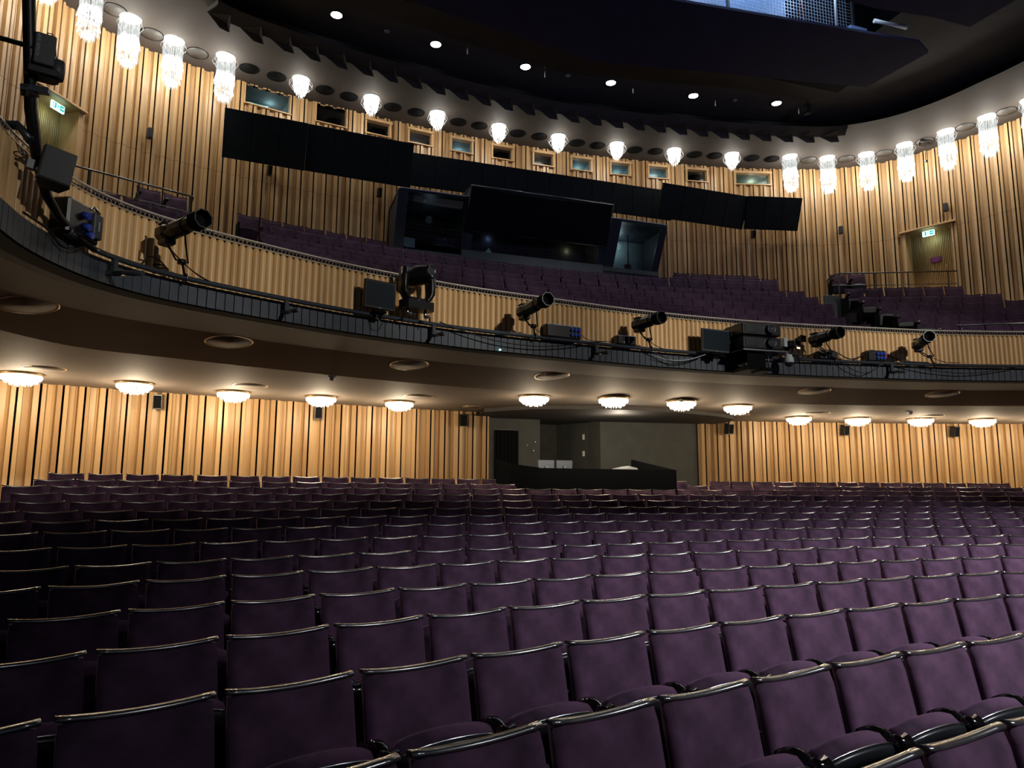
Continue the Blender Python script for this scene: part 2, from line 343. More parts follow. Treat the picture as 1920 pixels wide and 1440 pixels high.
# main ceiling with the long lighting slot left open
SL0, SL1 = (-1.0, 30.75), (6.25, 29.75)
mb = MB()
P = [LIP.xy(LIP.smin + (LIP.smax - LIP.smin) * i / 120, -.36) for i in range(121)]
hx0, hx1, hy0, hy1 = -6.3, 6.3, 29.0, 31.8
cols = sorted(set([p[0] for p in P] + [hx0, hx1, 0.])); cols = [c for c in cols if -11.4 <= c <= 11.4]
def yback(x):
    best = 16
    for a, b in zip(P, P[1:]):
        if (a[0] - x) * (b[0] - x) <= 0 and abs(a[0] - b[0]) > 1e-9:
            y = a[1] + (b[1] - a[1]) * (x - a[0]) / (b[0] - a[0]); best = max(best, y)
    return best
for a, b in zip(cols, cols[1:]):
    if b - a < 1e-4: continue
    m_ = (a + b) / 2; ya, yb = yback(a + 1e-6), yback(b - 1e-6)
    segs = [(12, 12, ya, yb)] if not (hx0 < m_ < hx1) else [(12, 12, hy0, hy0), (hy1, hy1, ya, yb)]
    for y0, y1, y2, y3 in segs: mb.add([(a, y0, Z_CEIL), (b, y1, Z_CEIL), (b, y3, Z_CEIL), (a, y2, Z_CEIL)], [(0, 1, 2, 3)])
struct(mb.obj('ceiling', 'ceil'))

# balcony soffit: flat over the rear seats, then rising towards the balcony front
mb = MB(); CR = Curve(sym([(0, 31.25), (2.4, 31.04), (5.1, 30.52), (8.3, 29.42), (9.8, 28.6), (10.8, 26), (11.2, 22), (11.5, 15)]))
strip_between(mb, cv(LO, -.07, Z_LOW), cv(CR, 0, Z_LOW), 150, 0, True); struct(mb.obj('ceiling', 'balc_soffit'))
mb = MB(); r_ = [cv(CR, 0, Z_LOW), cv(FR, -1.2, 2.02), cv(FR, -.30, 2.03)]
for A, B in zip(r_, r_[1:]): strip_between(mb, A, B, 150, 0, True)
struct(mb.obj('ceiling', 'balc_soffit'))

mb = MB(); r_ = [cv(FR, -.30, 2.03), cv(FR, -.10, 2.0), cv(FR, .09, 2.005)]
for A, B in zip(r_, r_[1:]): strip_between(mb, A, B, 150, 0, True)
struct(mb.obj('trim_4', 'blackm'))

# ------------------------------------------------------------------ balcony front: half-round timber staves, slatted dark band, lattice rail
mb = MB(); pit = .0878; R = random.Random(8); s = FR.smin + .3
while s < FR.smax - .3:
    M_ = FR.mat(s, 0, 0); tn = .86 + R.random() * .2; r = pit * .49; rings = []
    for z, sc in ((2.14, 1), (2.815, 1), (2.84, .93), (2.858, .72), (2.868, .35)):
        rings.append([(r * sc * cos(a), -.012 - r * sc * sin(a) - (1 - sc) * .0, z) for a in [pi * q / 8 for q in range(9)]])
    mb.loft(rings, 0, False, True, M_, False, tn); s += pit
ribbon(mb, FR, FR.smin, FR.smax, 2.03, 2.90, 0, 200, 1)
struct(mb.obj('wall_balcony', ['flute', 'gap']))
mb = MB(); s = FR.smin + .3; wd = .108
while s < FR.smax - .3:
    mb.box((0, -.02, 2.135), (wd - .012, .04, .235), FR.mat(s, .07, 0)); s += wd
ribbon(mb, FR, FR.smin, FR.smax, 2.02, 2.25, .072, 200); strip_between(mb, cv(FR, .072, 2.25), cv(FR, 0, 2.25), 160)
struct(mb.obj('trim_2', 'bandm'))
t = empty('balcony_handrail', (0, 28.57, 2.87), label='slim handrail over wire lattice running along the top of the timber balcony front', cat='handrail')
def along(curve, off, z, s0, s1, n): return [Vector((*curve.xy(s0 + (s1 - s0) * i / n, off), z)) for i in range(n + 1)]
def child(mb, name, mats, parent):
    o = mb.obj(name, mats); o.parent = parent; o.matrix_parent_inverse = Matrix.Translation(-parent.location) if not parent.rotation_euler.z else (Matrix.Translation(parent.location) @ rotz(parent.rotation_euler.z)).inverted(); return o
mb = MB(); mb.tube(along(FR, .01, 2.95, FR.smin + .3, FR.smax - .3, 260), .011, 6); child(mb, 'top_rail', 'creamrail', t)
mb = MB(); mb.tube(along(FR, .03, 2.872, FR.smin + .3, FR.smax - .3, 260), .010, 6); child(mb, 'bottom_rail', 'wirem', t)
mb = MB(); s = FR.smin + .35
while s < FR.smax - .4:
    for a, b in ((0, .045), (.045, 0)):
        mb.tube([(*FR.xy(s + a, .02), 2.875), (*FR.xy(s + b, .012), 2.945)], .0022, 3, caps=False, sm=False)
    s += .05
child(mb, 'wire_lattice', 'wirem', t)
mb = MB(); ribbon(mb, FR, FR.smin, FR.smax, 2.88, 2.94, -.05, 200); struct(mb.obj('trim_3', 'blackm'))

# ------------------------------------------------------------------ floors
ROWS = {-2: (20.602, -.866, -.564), -1: (21.373, -.811, -.638), 0: (22.217, -.759, -.677), 1: (23.012, -.707, -.666), 2: (23.866, -.668, -.654), 3: (24.709, -.609, -.666),
        4: (25.559, -.568, -.656), 5: (26.385, -.487, -.657), 6: (27.21, -.404, -.658), 7: (28.033, -.332, -.659), 8: (28.863, -.255, -.659), 9: (29.692, -.163, -.660),
        10: (30.496, -.066, -.660), 11: (31.323, .031, -.644), 12: (32.129, .125, -.631), 13: (32.945, .235, -.624)}
SH = .86            # seat back height over its floor
mb = MB(); ks = sorted(ROWS)
def arc(Rr, a, z, cyy=0.): return (Rr * sin(a), cyy + Rr * cos(a), z)
def ring_floor(mb, r0, r1, z, zprev, a0, a1, cyy=0., n=48):
    A = [a0 + (a1 - a0) * i / n for i in range(n + 1)]
    vs = [arc(r0, a, z, cyy) for a in A] + [arc(r1, a, z, cyy) for a in A] + [arc(r0, a, zprev, cyy) for a in A]
    mb.add(vs, [(i, n + 1 + i, n + 2 + i, i + 1) for i in range(n)] + [(i, i + 1, 2 * n + 3 + i, 2 * n + 2 + i) for i in range(n)])
zp = ROWS[-2][1] - SH
for k in ks:
    Rr, z, _ = ROWS[k]; r0 = Rr - .60; r1 = (ROWS[k + 1][0] - .60) if k < 13 else 34.75
    am = math.asin(13.4 / r1) if k < 11 else math.asin(12.6 / r1)
    if k == 13: r1 = 34.0; am = math.asin(11.2 / r1)
    ring_floor(mb, r0, r1, z - SH, zp, -am, am); zp = z - SH
struct(mb.obj('floor', 'carpet'))
zr13 = ROWS[13][1] - SH
mb = MB()
for i in range(60):     # landing between the last row and the panelled wall
    a, b = -13.2 + 26.4 * i / 60, -13.2 + 26.4 * (i + 1) / 60
    ya = min(LO.at(s_, 0)[0].y for s_ in [a]) if False else None
    def yw(x): return min((abs(p.x - x), p.y) for p in LO.p if p.y > 31)[1]
    r_in = 33.9; yi = lambda x: sqrt(max(1, r_in ** 2 - x * x)) - .1
    if yi(a) < yw(a) + .1: mb.add([(a, yi(a), zr13 - .002), (b, yi(b), zr13 - .002), (b, yw(b), zr13 - .002), (a, yw(a), zr13 - .002)], [(0, 1, 2, 3)])
struct(mb.obj('floor', 'carpet'))
mb = MB(); zf = ROWS[-2][1] - SH; mb.add([(-14, 12, zf - .01), (14, 12, zf - .01), (14, 31.5, zf - .01), (-14, 31.5, zf - .01)], [(0, 1, 2, 3)]); struct(mb.obj('floor', 'carpet'))

# ------------------------------------------------------------------ theatre seats
def rr_panel(w, h, th, yc=.02, sag=.02, nx=10, lean=.10, z0=.40, ztop=.86, rc=.03):
    """upholstered back: curved in plan, slightly sagging top edge, leaning back; front is -y"""
    rings = []
    nz_ = 7
    for j in range(nz_ + 1):
        q = j / nz_; row = []
        for side in (0, 1):
            for i in range(nx + 1):
                u = (i / nx) * 2 - 1; u = u if side == 0 else -u
                z = z0 + (ztop - z0 - sag * (1 - u * u)) * q
                corner = 0.
                if q > .85 and abs(u) > .9: corner = .012 * (abs(u) - .9) / .1 * (q - .85) / .15
                x = u * w / 2 * (1 - (0.0 if q < .9 else .012))
                yb = -lean * (1 - q) + yc * (1 - u * u); bulge = .018 * (1 - u ** 4) * sin(pi * min(1, max(0, q * .9 + .05)))
                y = yb - (th / 2 + bulge) * (1 - .45 * (q > .99)) * (1 - .35 * (abs(u) > .99)) if side == 0 else yb + th / 2
                row.append((x, y, z - corner))
        rings.append(row)
    return rings
def seat_meshes(pre, velvet, trim, pan, fold=52, low=1.):
    d = {}
    mb = MB(); mb.loft(rr_panel(.498, .46, .045), 0, True, True); d['backrest'] = mb.mesh(pre + 'backrest', velvet)
    mb = MB(); pts = [(-.255 + .51 * i / 10, .02 * (1 - ((i / 5) - 1) ** 2) + .004, .868 - .02 * (1 - ((i / 5) - 1) ** 2)) for i in range(11)]
    rings = [[(x, y + dy, z + dz) for dy, dz in ((-.021, -.010), (-.022, .000), (-.012, .007), (.012, .007), (.021, .000), (.020, -.010))] for x, y, z in pts]
    mb.loft(rings, 0, True, True); d['top_rail'] = mb.mesh(pre + 'top_rail', trim)
    # tipped-up seat: outline in (x, l), rounded front edge; hinge low and back
    tilt = radians(fold); Ms = T(0, -.12, .30 * low) @ rotx(-tilt) @ Matrix.Diagonal((1, low, 1, 1))
    out = []
    for i in range(13):
        a = pi * i / 12; out.append((-.225 * cos(a) if 0 < i < 12 else -.225 * cos(a), .33 + .075 * sin(a) ** .8))
    out = [(-.225, 0)] + out + [(.225, 0)]
    def layer(sc, n_): return [(x * sc, -(l * (sc if l > .3 else 1)) , n_) for x, l in out]
    mb = MB(); mb.loft([layer(.93, .035), layer(1, .055), layer(1, .095), layer(.95, .12), layer(.8, .13)], 0, True, True, Ms); d['seat_cushion'] = mb.mesh(pre + 'cushion', velvet)
    mb = MB(); mb.loft([layer(.90, .0), layer(1.0, .012), layer(1.02, .034)], 0, True, True, Ms); mb.box((0, -.1, -.01), (.05, .06, .02), Ms); d['seat_shell'] = mb.mesh(pre + 'shell', pan)
    mb = MB(); mb.tube([tuple(Ms @ Vector((x * 1.02, -l * 1.02, .036))) for x, l in out[1:-1]], .005, 5); d['shell_edge'] = mb.mesh(pre + 'edge', 'chrome')
    # armrest on the seat's left side (x = -0.275), scrolled front end, standing on a slim panel
    mb = MB(); prof = []
    for i in range(9):
        q = i / 8; y = -.115 - .205 * q; zt = .615 + .045 * sin(pi * q) - .01 * q; hw = .016 + .018 * sin(pi * min(1, q * 1.02))
        prof.append([(-.275 - hw, y, zt - .075 + .02 * q), (-.275 - hw, y, zt - .014), (-.275 - hw * .5, y, zt), (-.275 + hw * .5, y, zt), (-.275 + hw, y, zt - .014), (-.275 + hw, y, zt - .075 + .02 * q)])
    mb.loft(prof, 0, True, True)
    mb.lathe([(.006, -.040), (.036, -.038), (.047, -.028), (.034, 0), (.047, .028), (.036, .038), (.006, .040)], 16, T(-.275, -.325, .606) @ roty(pi / 2)); d['armrest'] = mb.mesh(pre + 'armrest', 'gloss')
    mb = MB(); mb.box((-.275, -.16, .29), (.03, .20, .58), bev=.008); mb.box((-.275, -.03, .30), (.026, .10, .56), bev=.008); mb.box((-.275, -.12, .012), (.05, .34, .024), bev=.008); d['stand'] = mb.mesh(pre + 'stand', 'blackm')
    return d
SM = seat_meshes('stalls_', 'velvet', 'lacquer', 'pan')
def seat_object(parts, M_, label, group, name='theatre_chair', cat='seat'):
    e = bpy.data.objects.new(name, None); COL.objects.link(e); e.matrix_world = M_; e.empty_display_size = .1
    tag(e, label, cat, group)
    own = {}
    for p in parts:
        o = bpy.data.objects.new(p, SM[p]); COL.objects.link(o); own[p] = o
        o.parent = own['seat_cushion'] if p in ('seat_shell', 'shell_edge') else e
    return e
def seat_matrix(Rr, a, z, cyy=0.): return T(Rr * sin(a), cyy + Rr * cos(a), z) @ rotz(-a)
def merge_mesh(meshes):
    """one mesh holding several part meshes, each with its own material"""
    mb = MB(); mats = []
    for me in meshes:
        mi = len(mats); mats.append(me.materials[0]); b = len(mb.v)
        mb.v += [tuple(v.co) for v in me.vertices]
        for p in me.polygons: mb.f.append([b + i for i in p.vertices]); mb.mi.append(mi); mb.tone.append(1.); mb.sm.append(p.use_smooth)
    out = bpy.data.meshes.new('joined'); out.from_pydata(mb.v, [], mb.f)
    for m_ in mats: out.materials.append(m_)
    out.polygons.foreach_set('material_index', mb.mi); out.polygons.foreach_set('use_smooth', mb.sm); out.update(); return out
cand = []
for k in ks:
    Rr, z, phi = ROWS[k]; phi = phi + HD
    for i in range(-14, 60):
        a = phi + (i + .5) * .55 / Rr; x, y = Rr * sin(a), Rr * cos(a)
        lim = (-10.6, 10.6) if k < 12 else ((-10.35, 10.45) if k == 12 else (-10.35, 10.45))
        if x - .275 * cos(a) < lim[0] or x + .275 * cos(a) > lim[1]: continue
        if k == 12 and -2.42 < x < 1.40: continue
        if k == 13 and (-2.35 < x < 1.55 or 2.16 < x < 2.5): continue
        L_ = proj(x - .27 * cos(a), y + .27 * sin(a), z); Rr_ = proj(x + .27 * cos(a), y - .27 * sin(a), z)
        inn = Rr_[0] > 6 and L_[0] < 1914 and min(L_[1], Rr_[1]) < 1434 and L_[2] > .3
        if not inn and not (-330 < L_[0] < 2250 and L_[2] > .5 and L_[1] < 1900): continue
        cand.append((k, i, a, x, y, z, inn, L_, Rr_))
vis = sorted([c for c in cand if c[6]], key=lambda c: -abs(c[8][0] - c[7][0]) / c[7][2])
indiv = set((c[0], c[1]) for c in vis[:300])
rest = []
for k in ks:
    n = 0; rk = ORD[ks.index(k) + 1]
    for c in sorted([c for c in cand if c[0] == k], key=lambda c: c[7][0]):
        if (c[0], c[1]) in indiv:
            n += 1
            parts = ('backrest', 'top_rail', 'seat_cushion', 'seat_shell', 'shell_edge', 'armrest', 'stand') if k <= 1 else ('backrest', 'top_rail', 'seat_cushion', 'armrest', 'stand')
            seat_object(parts, seat_matrix(ROWS[k][0], c[2], ROWS[k][1] - SH), 'purple velvet stalls seat, %s from left in the %s row from the front' % (ORD[n], rk), 'stalls seats in view')
        else: rest.append(c)
jm = merge_mesh([SM['backrest'], SM['top_rail'], SM['seat_cushion'], SM['stand'], SM['armrest']])
vv = []; ff = []; mi_ = []; sm_ = []
for c in rest:
    Ms = seat_matrix(ROWS[c[0]][0], c[2], ROWS[c[0]][1] - SH); b = len(vv); vv += [tuple(Ms @ v.co) for v in jm.vertices]
    for p in jm.polygons: ff.append([b + i for i in p.vertices]); mi_.append(p.material_index); sm_.append(p.use_smooth)
me = bpy.data.meshes.new('rear_stalls_seats'); me.from_pydata(vv, [], ff)
for m_ in jm.materials: me.materials.append(m_)
me.polygons.foreach_set('material_index', mi_); me.polygons.foreach_set('use_smooth', sm_); me.update()
o = bpy.data.objects.new('rear_stalls_seats', me); COL.objects.link(o)
tag(o, 'rearmost rows of purple stalls seats under the balcony, before the panelled rear wall', 'seats', kind='stuff')
# ------------------------------------------------------------------ balcony seating
BR = [(27.40, 6.62, -15.87, [(-16.9, -9.0), (8.8, 15.3)]), (26.75, 6.33, 14.69, [(9.0, 15.85)]), (26.15, 6.07, -8.84, [(-16.0, 16.1)]), (25.50, 5.62, -17.0, [(-17.0, 16.2)]),
      (24.74, 5.25, -16.70, [(-16.8, 16.25)]), (23.90, 4.84, -16.57, [(-16.7, 16.1)]), (23.07, 4.43, -10.90, [(-16.6, 16.0)]), (22.20, 4.07, -2.12, [(-16.5, 15.9)]), (21.36, 3.70, -1.0, [(-16.5, 15.9)]), (20.5, 3.36, -1.4, [(-16.5, 15.9)])]
CB = 10.08
mb = MB(); zprev = 2.3; BRr = sorted(BR)
for i, (Rr, z, ph, sg) in enumerate(BRr):
    r0 = Rr - .58; r1 = BRr[i + 1][0] - .58 if i < len(BRr) - 1 else 28.0; a = radians(17.6)
    ring_floor(mb, r0, r1, z - SH, zprev, -a, a, CB, 40); zprev = z - SH
mb.add([arc(r_q, radians(sgn * 17.6), z_q, CB) for sgn in (-1,) for r_q, z_q in ((19.0, 2.2), (28.0, 2.2), (28.0, 5.76), (19.9, 2.5))], [(0, 1, 2, 3)])
mb.add([arc(r_q, radians(17.6), z_q, CB) for r_q, z_q in ((19.0, 2.2), (28.0, 2.2), (28.0, 5.76), (19.9, 2.5))], [(0, 3, 2, 1)])
struct(mb.obj('floor', 'carpet'))
mb = MB(); strip_between(mb, cv(FR, -.06, 2.22), cv(UP, 0, 2.22), 100); struct(mb.obj('floor', 'carpet'))
SB = seat_meshes('balcony_', 'velvet_b', 'velvet_b', 'pan_b', 76, .72)
bal_mesh = merge_mesh([SB['backrest'], SB['top_rail'], SB['seat_cushion'], SB['stand'], SB['armrest'], SB['seat_shell']])
far_mesh = merge_mesh([SB['backrest'], SB['top_rail'], SB['stand'], SB['seat_cushion']])
def place_balcony(M_, label, group, mesh=None):
    o = bpy.data.objects.new('balcony_chair', mesh or far_mesh); COL.objects.link(o); o.matrix_world = M_; tag(o, label, 'seat', group); return o
rn = 0
for ri, (Rr, z, ph, sg) in enumerate(BR):
    if ri > 8: continue
    st = degrees_step = math.degrees(.55 / Rr); lst = []
    for a0, a1 in sg:
        a = ph + math.ceil((a0 - ph) / st - .3) * st + st / 2
        while a + st / 2 <= a1 + st * .3: lst.append(a); a += st
    n = 0
    for a in sorted(set(round(q, 4) for q in lst)):
        M_ = seat_matrix(Rr, radians(a), z - SH, CB); p = proj(M_.translation.x, M_.translation.y, z)
        n += 1
        place_balcony(M_, 'dark purple balcony seat, %s from left in the %s centre row from the back' % (ORD[n], ORD[ri + 1]), 'balcony centre seats')
SIDE = [((8.58, 34.58), 5.84, 6), ((8.52, 34.01), 5.46, 7), ((8.24, 33.17), 5.05, 7), ((8.20, 32.55), 4.69, 7), ((7.91, 31.71), 4.34, 7), ((7.56, 30.79), 3.94, 7), ((7.51, 30.10), 3.68, 6)]
sa = radians(23.6)
for sgn, side in ((1, 'right'), (-1, 'left')):
    for ri, ((x0, y0), z, n) in enumerate(SIDE):
        mb = MB(); L_ = n * .55
        pl = [(0 - .1, -.62), (L_ + .25, -.62), (L_ + .25, .30), (-.1, .30)]
        Mx = T(x0 * sgn, y0, 0) @ rotz(-sa * sgn)
        if sgn < 0: pl = [(-q[0], q[1]) for q in pl][::-1]
        mb.prism(pl, 2.3, z - SH, Mx); struct(mb.obj('floor', 'carpet'))
        for i in range(n):
            M_ = Mx @ T(sgn * (i + .5) * .55, 0, z - SH)
            p = proj(*M_.translation)
            if ri and (p[0] > 2000 or p[0] < -60): continue
            k_ = ('%s from the aisle' % ORD[i + 1])
            place_balcony(M_, 'purple balcony seat, %s in the %s %s block row down' % (k_, ORD[ri + 1], side), 'balcony %s block seats' % side, bal_mesh if i == 0 else far_mesh)
    # platform with two seats and the tubular railing in front of the exit
    Mx = T(8.95 * sgn, 35.45, 0) @ rotz(-sa * sgn)
    pl = [(-.15, -.45), (4.1, -.45), (4.1, 1.6), (-.15, .85)]
    if sgn < 0: pl = [(-q[0], q[1]) for q in pl][::-1]
    mb = MB(); mb.prism(pl, 2.3, 5.68, Mx); struct(mb.obj('floor', 'carpet'))
    for i in range(2):
        e = seat_object([], T((9.32 + .52 * i) * sgn, 35.61 - .227 * i, 5.76) @ rotz(-sa * sgn), 'purple seat on the raised %s platform, %s from the railing corner' % (side, ORD[i + 1]), 'platform seats', 'platform_chair')
        for p in ('backrest', 'top_rail', 'seat_cushion', 'seat_shell', 'shell_edge', 'armrest', 'stand'):
            q = bpy.data.objects.new(p, SB[p]); COL.objects.link(q); q.parent = e if p not in ('seat_shell', 'shell_edge') else cu_
            if p == 'seat_cushion': cu_ = q
    r = empty('tubular_railing', (8.9 * sgn, 35.2, 5.68), label='tubular steel railing before the %s balcony exit door' % side, cat='railing')
    A_, B_ = Vector((8.90 * sgn, 35.2, 0)), Vector((12.05 * sgn, 33.82, 0)); C_ = Vector((9.02 * sgn, 35.72, 0))
    def zz(v, z): return (v.x, v.y, z)
    mb = MB(); mb.tube([zz(C_, 6.38), zz(A_.lerp(C_, .9), 6.44), zz(A_.lerp(C_, .08), 6.5), zz(A_.lerp(B_, .03), 6.5), zz(B_, 6.5)], .022, 8); child(mb, 'top_rail', 'steel', r)
    mb = MB(); mb.tube([zz(A_, 6.12), zz(B_, 6.12)], .012, 6); child(mb, 'middle_rail', 'steel', r)
    for q in (.02, .33, .6, .93):
        p = A_.lerp(B_, q); mb = MB(); mb.box((p.x, p.y, 6.08), (.045, .02, .82)); child(mb, 'post', 'steel', r)
    mb = MB(); p = A_.lerp(C_, .9); mb.box((p.x, p.y, 6.05), (.02, .045, .74)); child(mb, 'post', 'steel', r)
mb = MB(); mb.box((0, 0, 0), (.5, .06, 1.0), bev=.01); o = mb.obj('aisle_partition', 'booth2'); o.location = (8.42, 34.9, 5.2); o.rotation_euler = (0, 0, -.2); tag(o, 'slate grey end panel at the head of the right balcony aisle', 'panel')
r = empty('lower_railing', (6.85, 29.61, 2.3), label='thin low steel rail crossing the lower right balcony seats', cat='railing')
mb = MB(); mb.tube([(6.85, 29.61, 3.55), (7.91, 28.95, 3.55), (9.4, 28.0, 3.57)], .016, 6); child(mb, 'top_rail', 'steel', r)
for q in (0, 1): mb = MB(); mb.tube([(6.95 + 2 * q, 29.55 - 1.27 * q, 2.3), (6.95 + 2 * q, 29.55 - 1.27 * q, 3.55)], .014, 6); child(mb, 'post', 'steel', r)

# ------------------------------------------------------------------ projection windows in the upper wall
for wi, (c, h, k) in enumerate(WIN):
    M_ = UP.mat(c, 0, 0); z0, z1 = 10.06, (10.44 if k else 10.58)
    mb = MB()
    for q in (-1, 1): mb.box((q * (h - .0), .0, (z0 + z1) / 2 - .01), (.05 if k else .03, .18, z1 - z0 + .06), M_)
    mb.box((0, -.01, z0 - .012), (2 * h + .06, .18, .03), M_)
    if k: mb.box((0, -.01, z1 + .03), (2 * h + .08, .20, .07), M_)
    wn = struct(mb.obj('window_%d' % (wi + 1), 'wood'))
    mb = MB(); mb.box((0, .06, (z0 + z1) / 2), (2 * h - .04, .01, z1 - z0 - .01), M_); child(mb, 'window_pane', 'glass', wn)
    mb = MB()      # small room behind the pane
    mat_ = 'winlit' if wi in (0, 11, 7, 8, 9, 4) else 'blackm'  # lit rooms get pale walls; the dark of unlit ones is black colour
    dp = 1.1
    for cc, dd in (((0, .1 + dp, (z0 + z1) / 2), (2 * h + .1, .02, z1 - z0 + .1)), ((-h - .05, .1 + dp / 2, (z0 + z1) / 2), (.02, dp, z1 - z0 + .1)), ((h + .05, .1 + dp / 2, (z0 + z1) / 2), (.02, dp, z1 - z0 + .1)), ((0, .1 + dp / 2, z1 + .05), (2 * h + .1, dp, .02)), ((0, .1 + dp / 2, z0 - .05), (2 * h + .1, dp, .02))): mb.box(cc, dd, M_)
    child(mb, 'projection_room', mat_, wn)
    def item(name, label, cat, build):
        t_ = empty(name, M_ @ Vector((0, .3, z0)), math.atan2(M_[1][0], M_[0][0]), label, cat); build(t_)
    if mat_ == 'winlit':
        l = lamp('projection_room_light', 'POINT', M_ @ Vector((h * .4, .7, z1 - .1)), 3.0 if wi != 11 else 7.0, (1., .9, .62) if wi == 11 else (.75, .95, 1.), .05)
        t_ = empty('strip_light', M_ @ Vector((-h * .1, .85, z1 - .02)), math.atan2(M_[1][0], M_[0][0]), 'small strip light on the ceiling behind the %s projection window from left' % ORD[wi + 1], 'light')
        mb = MB(); mb.box((0, 0, -.012), (h * .9, .05, .02), bev=.004); o = mb.obj('tube', 'exitw'); o.parent = t_
        mb = MB(); mb.box((0, 0, .006), (h * .95, .08, .02), bev=.004); o = mb.obj('housing', 'white'); o.parent = t_
    if wi in (2, 6, 10, 9, 1, 4):
        t_ = empty('projector', M_ @ Vector((h * .25 * (1 if wi != 9 else -1), .42, z0 + .0)), math.atan2(M_[1][0], M_[0][0]), 'dark projector with ringed lens behind the %s projection window from left' % ORD[wi + 1], 'projector')
        mb = MB(); mb.box((0, .15, .14), (.34, .4, .22), bev=.02); mb.box((0, .15, .015), (.2, .3, .03)); o = mb.obj('body', 'black'); o.parent = t_
        mb = MB(); mb.lathe([(.03, -.10), (.075, -.10), (.075, 0), (.03, 0)], 16, T(.06, -.06, .15) @ rotx(pi / 2) @ T(0, 0, .0)); o = mb.obj('lens_ring', 'steel'); o.parent = t_
        mb = MB(); mb.lathe([(.001, .09), (.05, .085), (.05, .06)], 14, T(.06, -.06, .15) @ rotx(pi / 2)); o = mb.obj('lens', 'lens'); o.parent = t_

# ------------------------------------------------------------------ exit doors, signs
def exit_sign(M_, label):
    e = bpy.data.objects.new('exit_sign', None); COL.objects.link(e); e.matrix_world = M_; tag(e, label, 'sign')
    def ch(mb, n, m): o = mb.obj(n, m); o.parent = e
    mb = MB(); mb.box((0, 0, 0), (.34, .05, .17), bev=.008); ch(mb, 'lightbox', 'exitw')
    mb = MB(); f = -.028
    mb.box((-.10, f, 0), (.085, .006, .12)); ch(mb, 'green_field', 'exitg'); mb = MB(); mb.box((.095, f, 0), (.105, .006, .12)); ch(mb, 'green_field', 'exitg')
    mb = MB(); f = -.033           # running figure, doorway and arrow
    mb.box((-.115, f, .0), (.03, .004, .085)); mb.lathe([(.009, -.002), (.009, .002)], 10, T(.012, f, .045) @ rotx(pi / 2))
    ch(mb, 'doorway_pictogram', 'exitw')
    mb = MB(); f = -.030
    for (a, b) in (((.0, .03), (-.012, .0)), ((-.012, .0), (.015, -.022)), ((.015, -.022), (.006, -.05)), ((-.012, .0), (-.035, -.03)), ((0, .028), (.026, .012)), ((0, .028), (-.024, .016))):
        mb.tube([(a[0], f, a[1]), (b[0], f, b[1])], .007, 5)
    ch(mb, 'running_figure', 'exitg')
    mb = MB(); f = -.034; mb.box((.085, f, 0), (.05, .004, .014)); mb.prism([(0, 0), (.03, .028), (0, .056)], -.002, .002, T(.108, f, -.028) @ rotx(pi / 2)); ch(mb, 'arrow', 'exitw')
for di, (a, b, zt) in enumerate(DOORS):
    c = (a + b) / 2; w_ = b - a; M_ = UP.mat(c, 0, 0); side = ('left', 'right')[di]; dpt = .42
    mb = MB(); mb.box((0, .12, zt + .03), (w_ + .30, .62, .06), M_, bev=.01)
    for q in (-1, 1): mb.box((q * (w_ / 2 + .02), .16, (zt + Z_DF - .3) / 2), (.05, .52, zt - Z_DF + .3), M_)
    dr = struct(mb.obj('door_%d' % (di + 1), 'wood'))
    mb = MB(); n = int(w_ / .05)
    for i in range(n):
        x = -w_ / 2 + (i + .5) * w_ / n
        mb.loft([[(x + .022 * cos(q), dpt - .02 * sin(q), z_) for q in [pi * j / 5 for j in range(6)]] for z_ in (Z_DF - .3, zt)], 0, False, True, M_, False, .62)
    mb.box((0, dpt + .02, (zt + Z_DF) / 2), (w_ + .02, .03, zt - Z_DF + .6), M_, 0, 0, .5); child(mb, 'door_leaf', 'flute', dr)
    mb = MB(); hx = w_ / 2 - .25 if di else w_ / 2 - .3
    mb.tube([M_ @ Vector((hx, dpt - .04, 6.92)), M_ @ Vector((hx, dpt - .09, 6.92)), M_ @ Vector((hx - .12, dpt - .09, 6.92))], .011, 6); child(mb, 'door_handle', 'chrome', dr)
    exit_sign(M_ @ T((.05 if di == 0 else .0), -.02 if di else .0, zt - .14), 'lit green and white exit sign above the %s balcony door' % side)
    lamp('exit_sign_glow', 'AREA', M_ @ Vector((.05, .10, zt - .2)), 1.2, (.6, .95, .85), .15, M_ @ Vector((.05, .5, zt - .6)))
    e = empty('purple_sign', M_ @ Vector((-.30 if di == 0 else 0.02, dpt - .035, 7.2)), math.atan2(M_[1][0], M_[0][0]), 'small purple notice fixed to the %s balcony exit door' % side, 'sign')
    mb = MB(); mb.box((0, 0, 0), (.30 if di else .26, .012, .17), bev=.004); o = mb.obj('plate', 'plum'); o.parent = e
    mb = MB()
    for j, ws in enumerate((.20, .14, .18)): mb.box((0, -.008, .045 - .045 * j), (ws, .004, .012))
    o = mb.obj('lettering', 'plum2'); o.parent = e

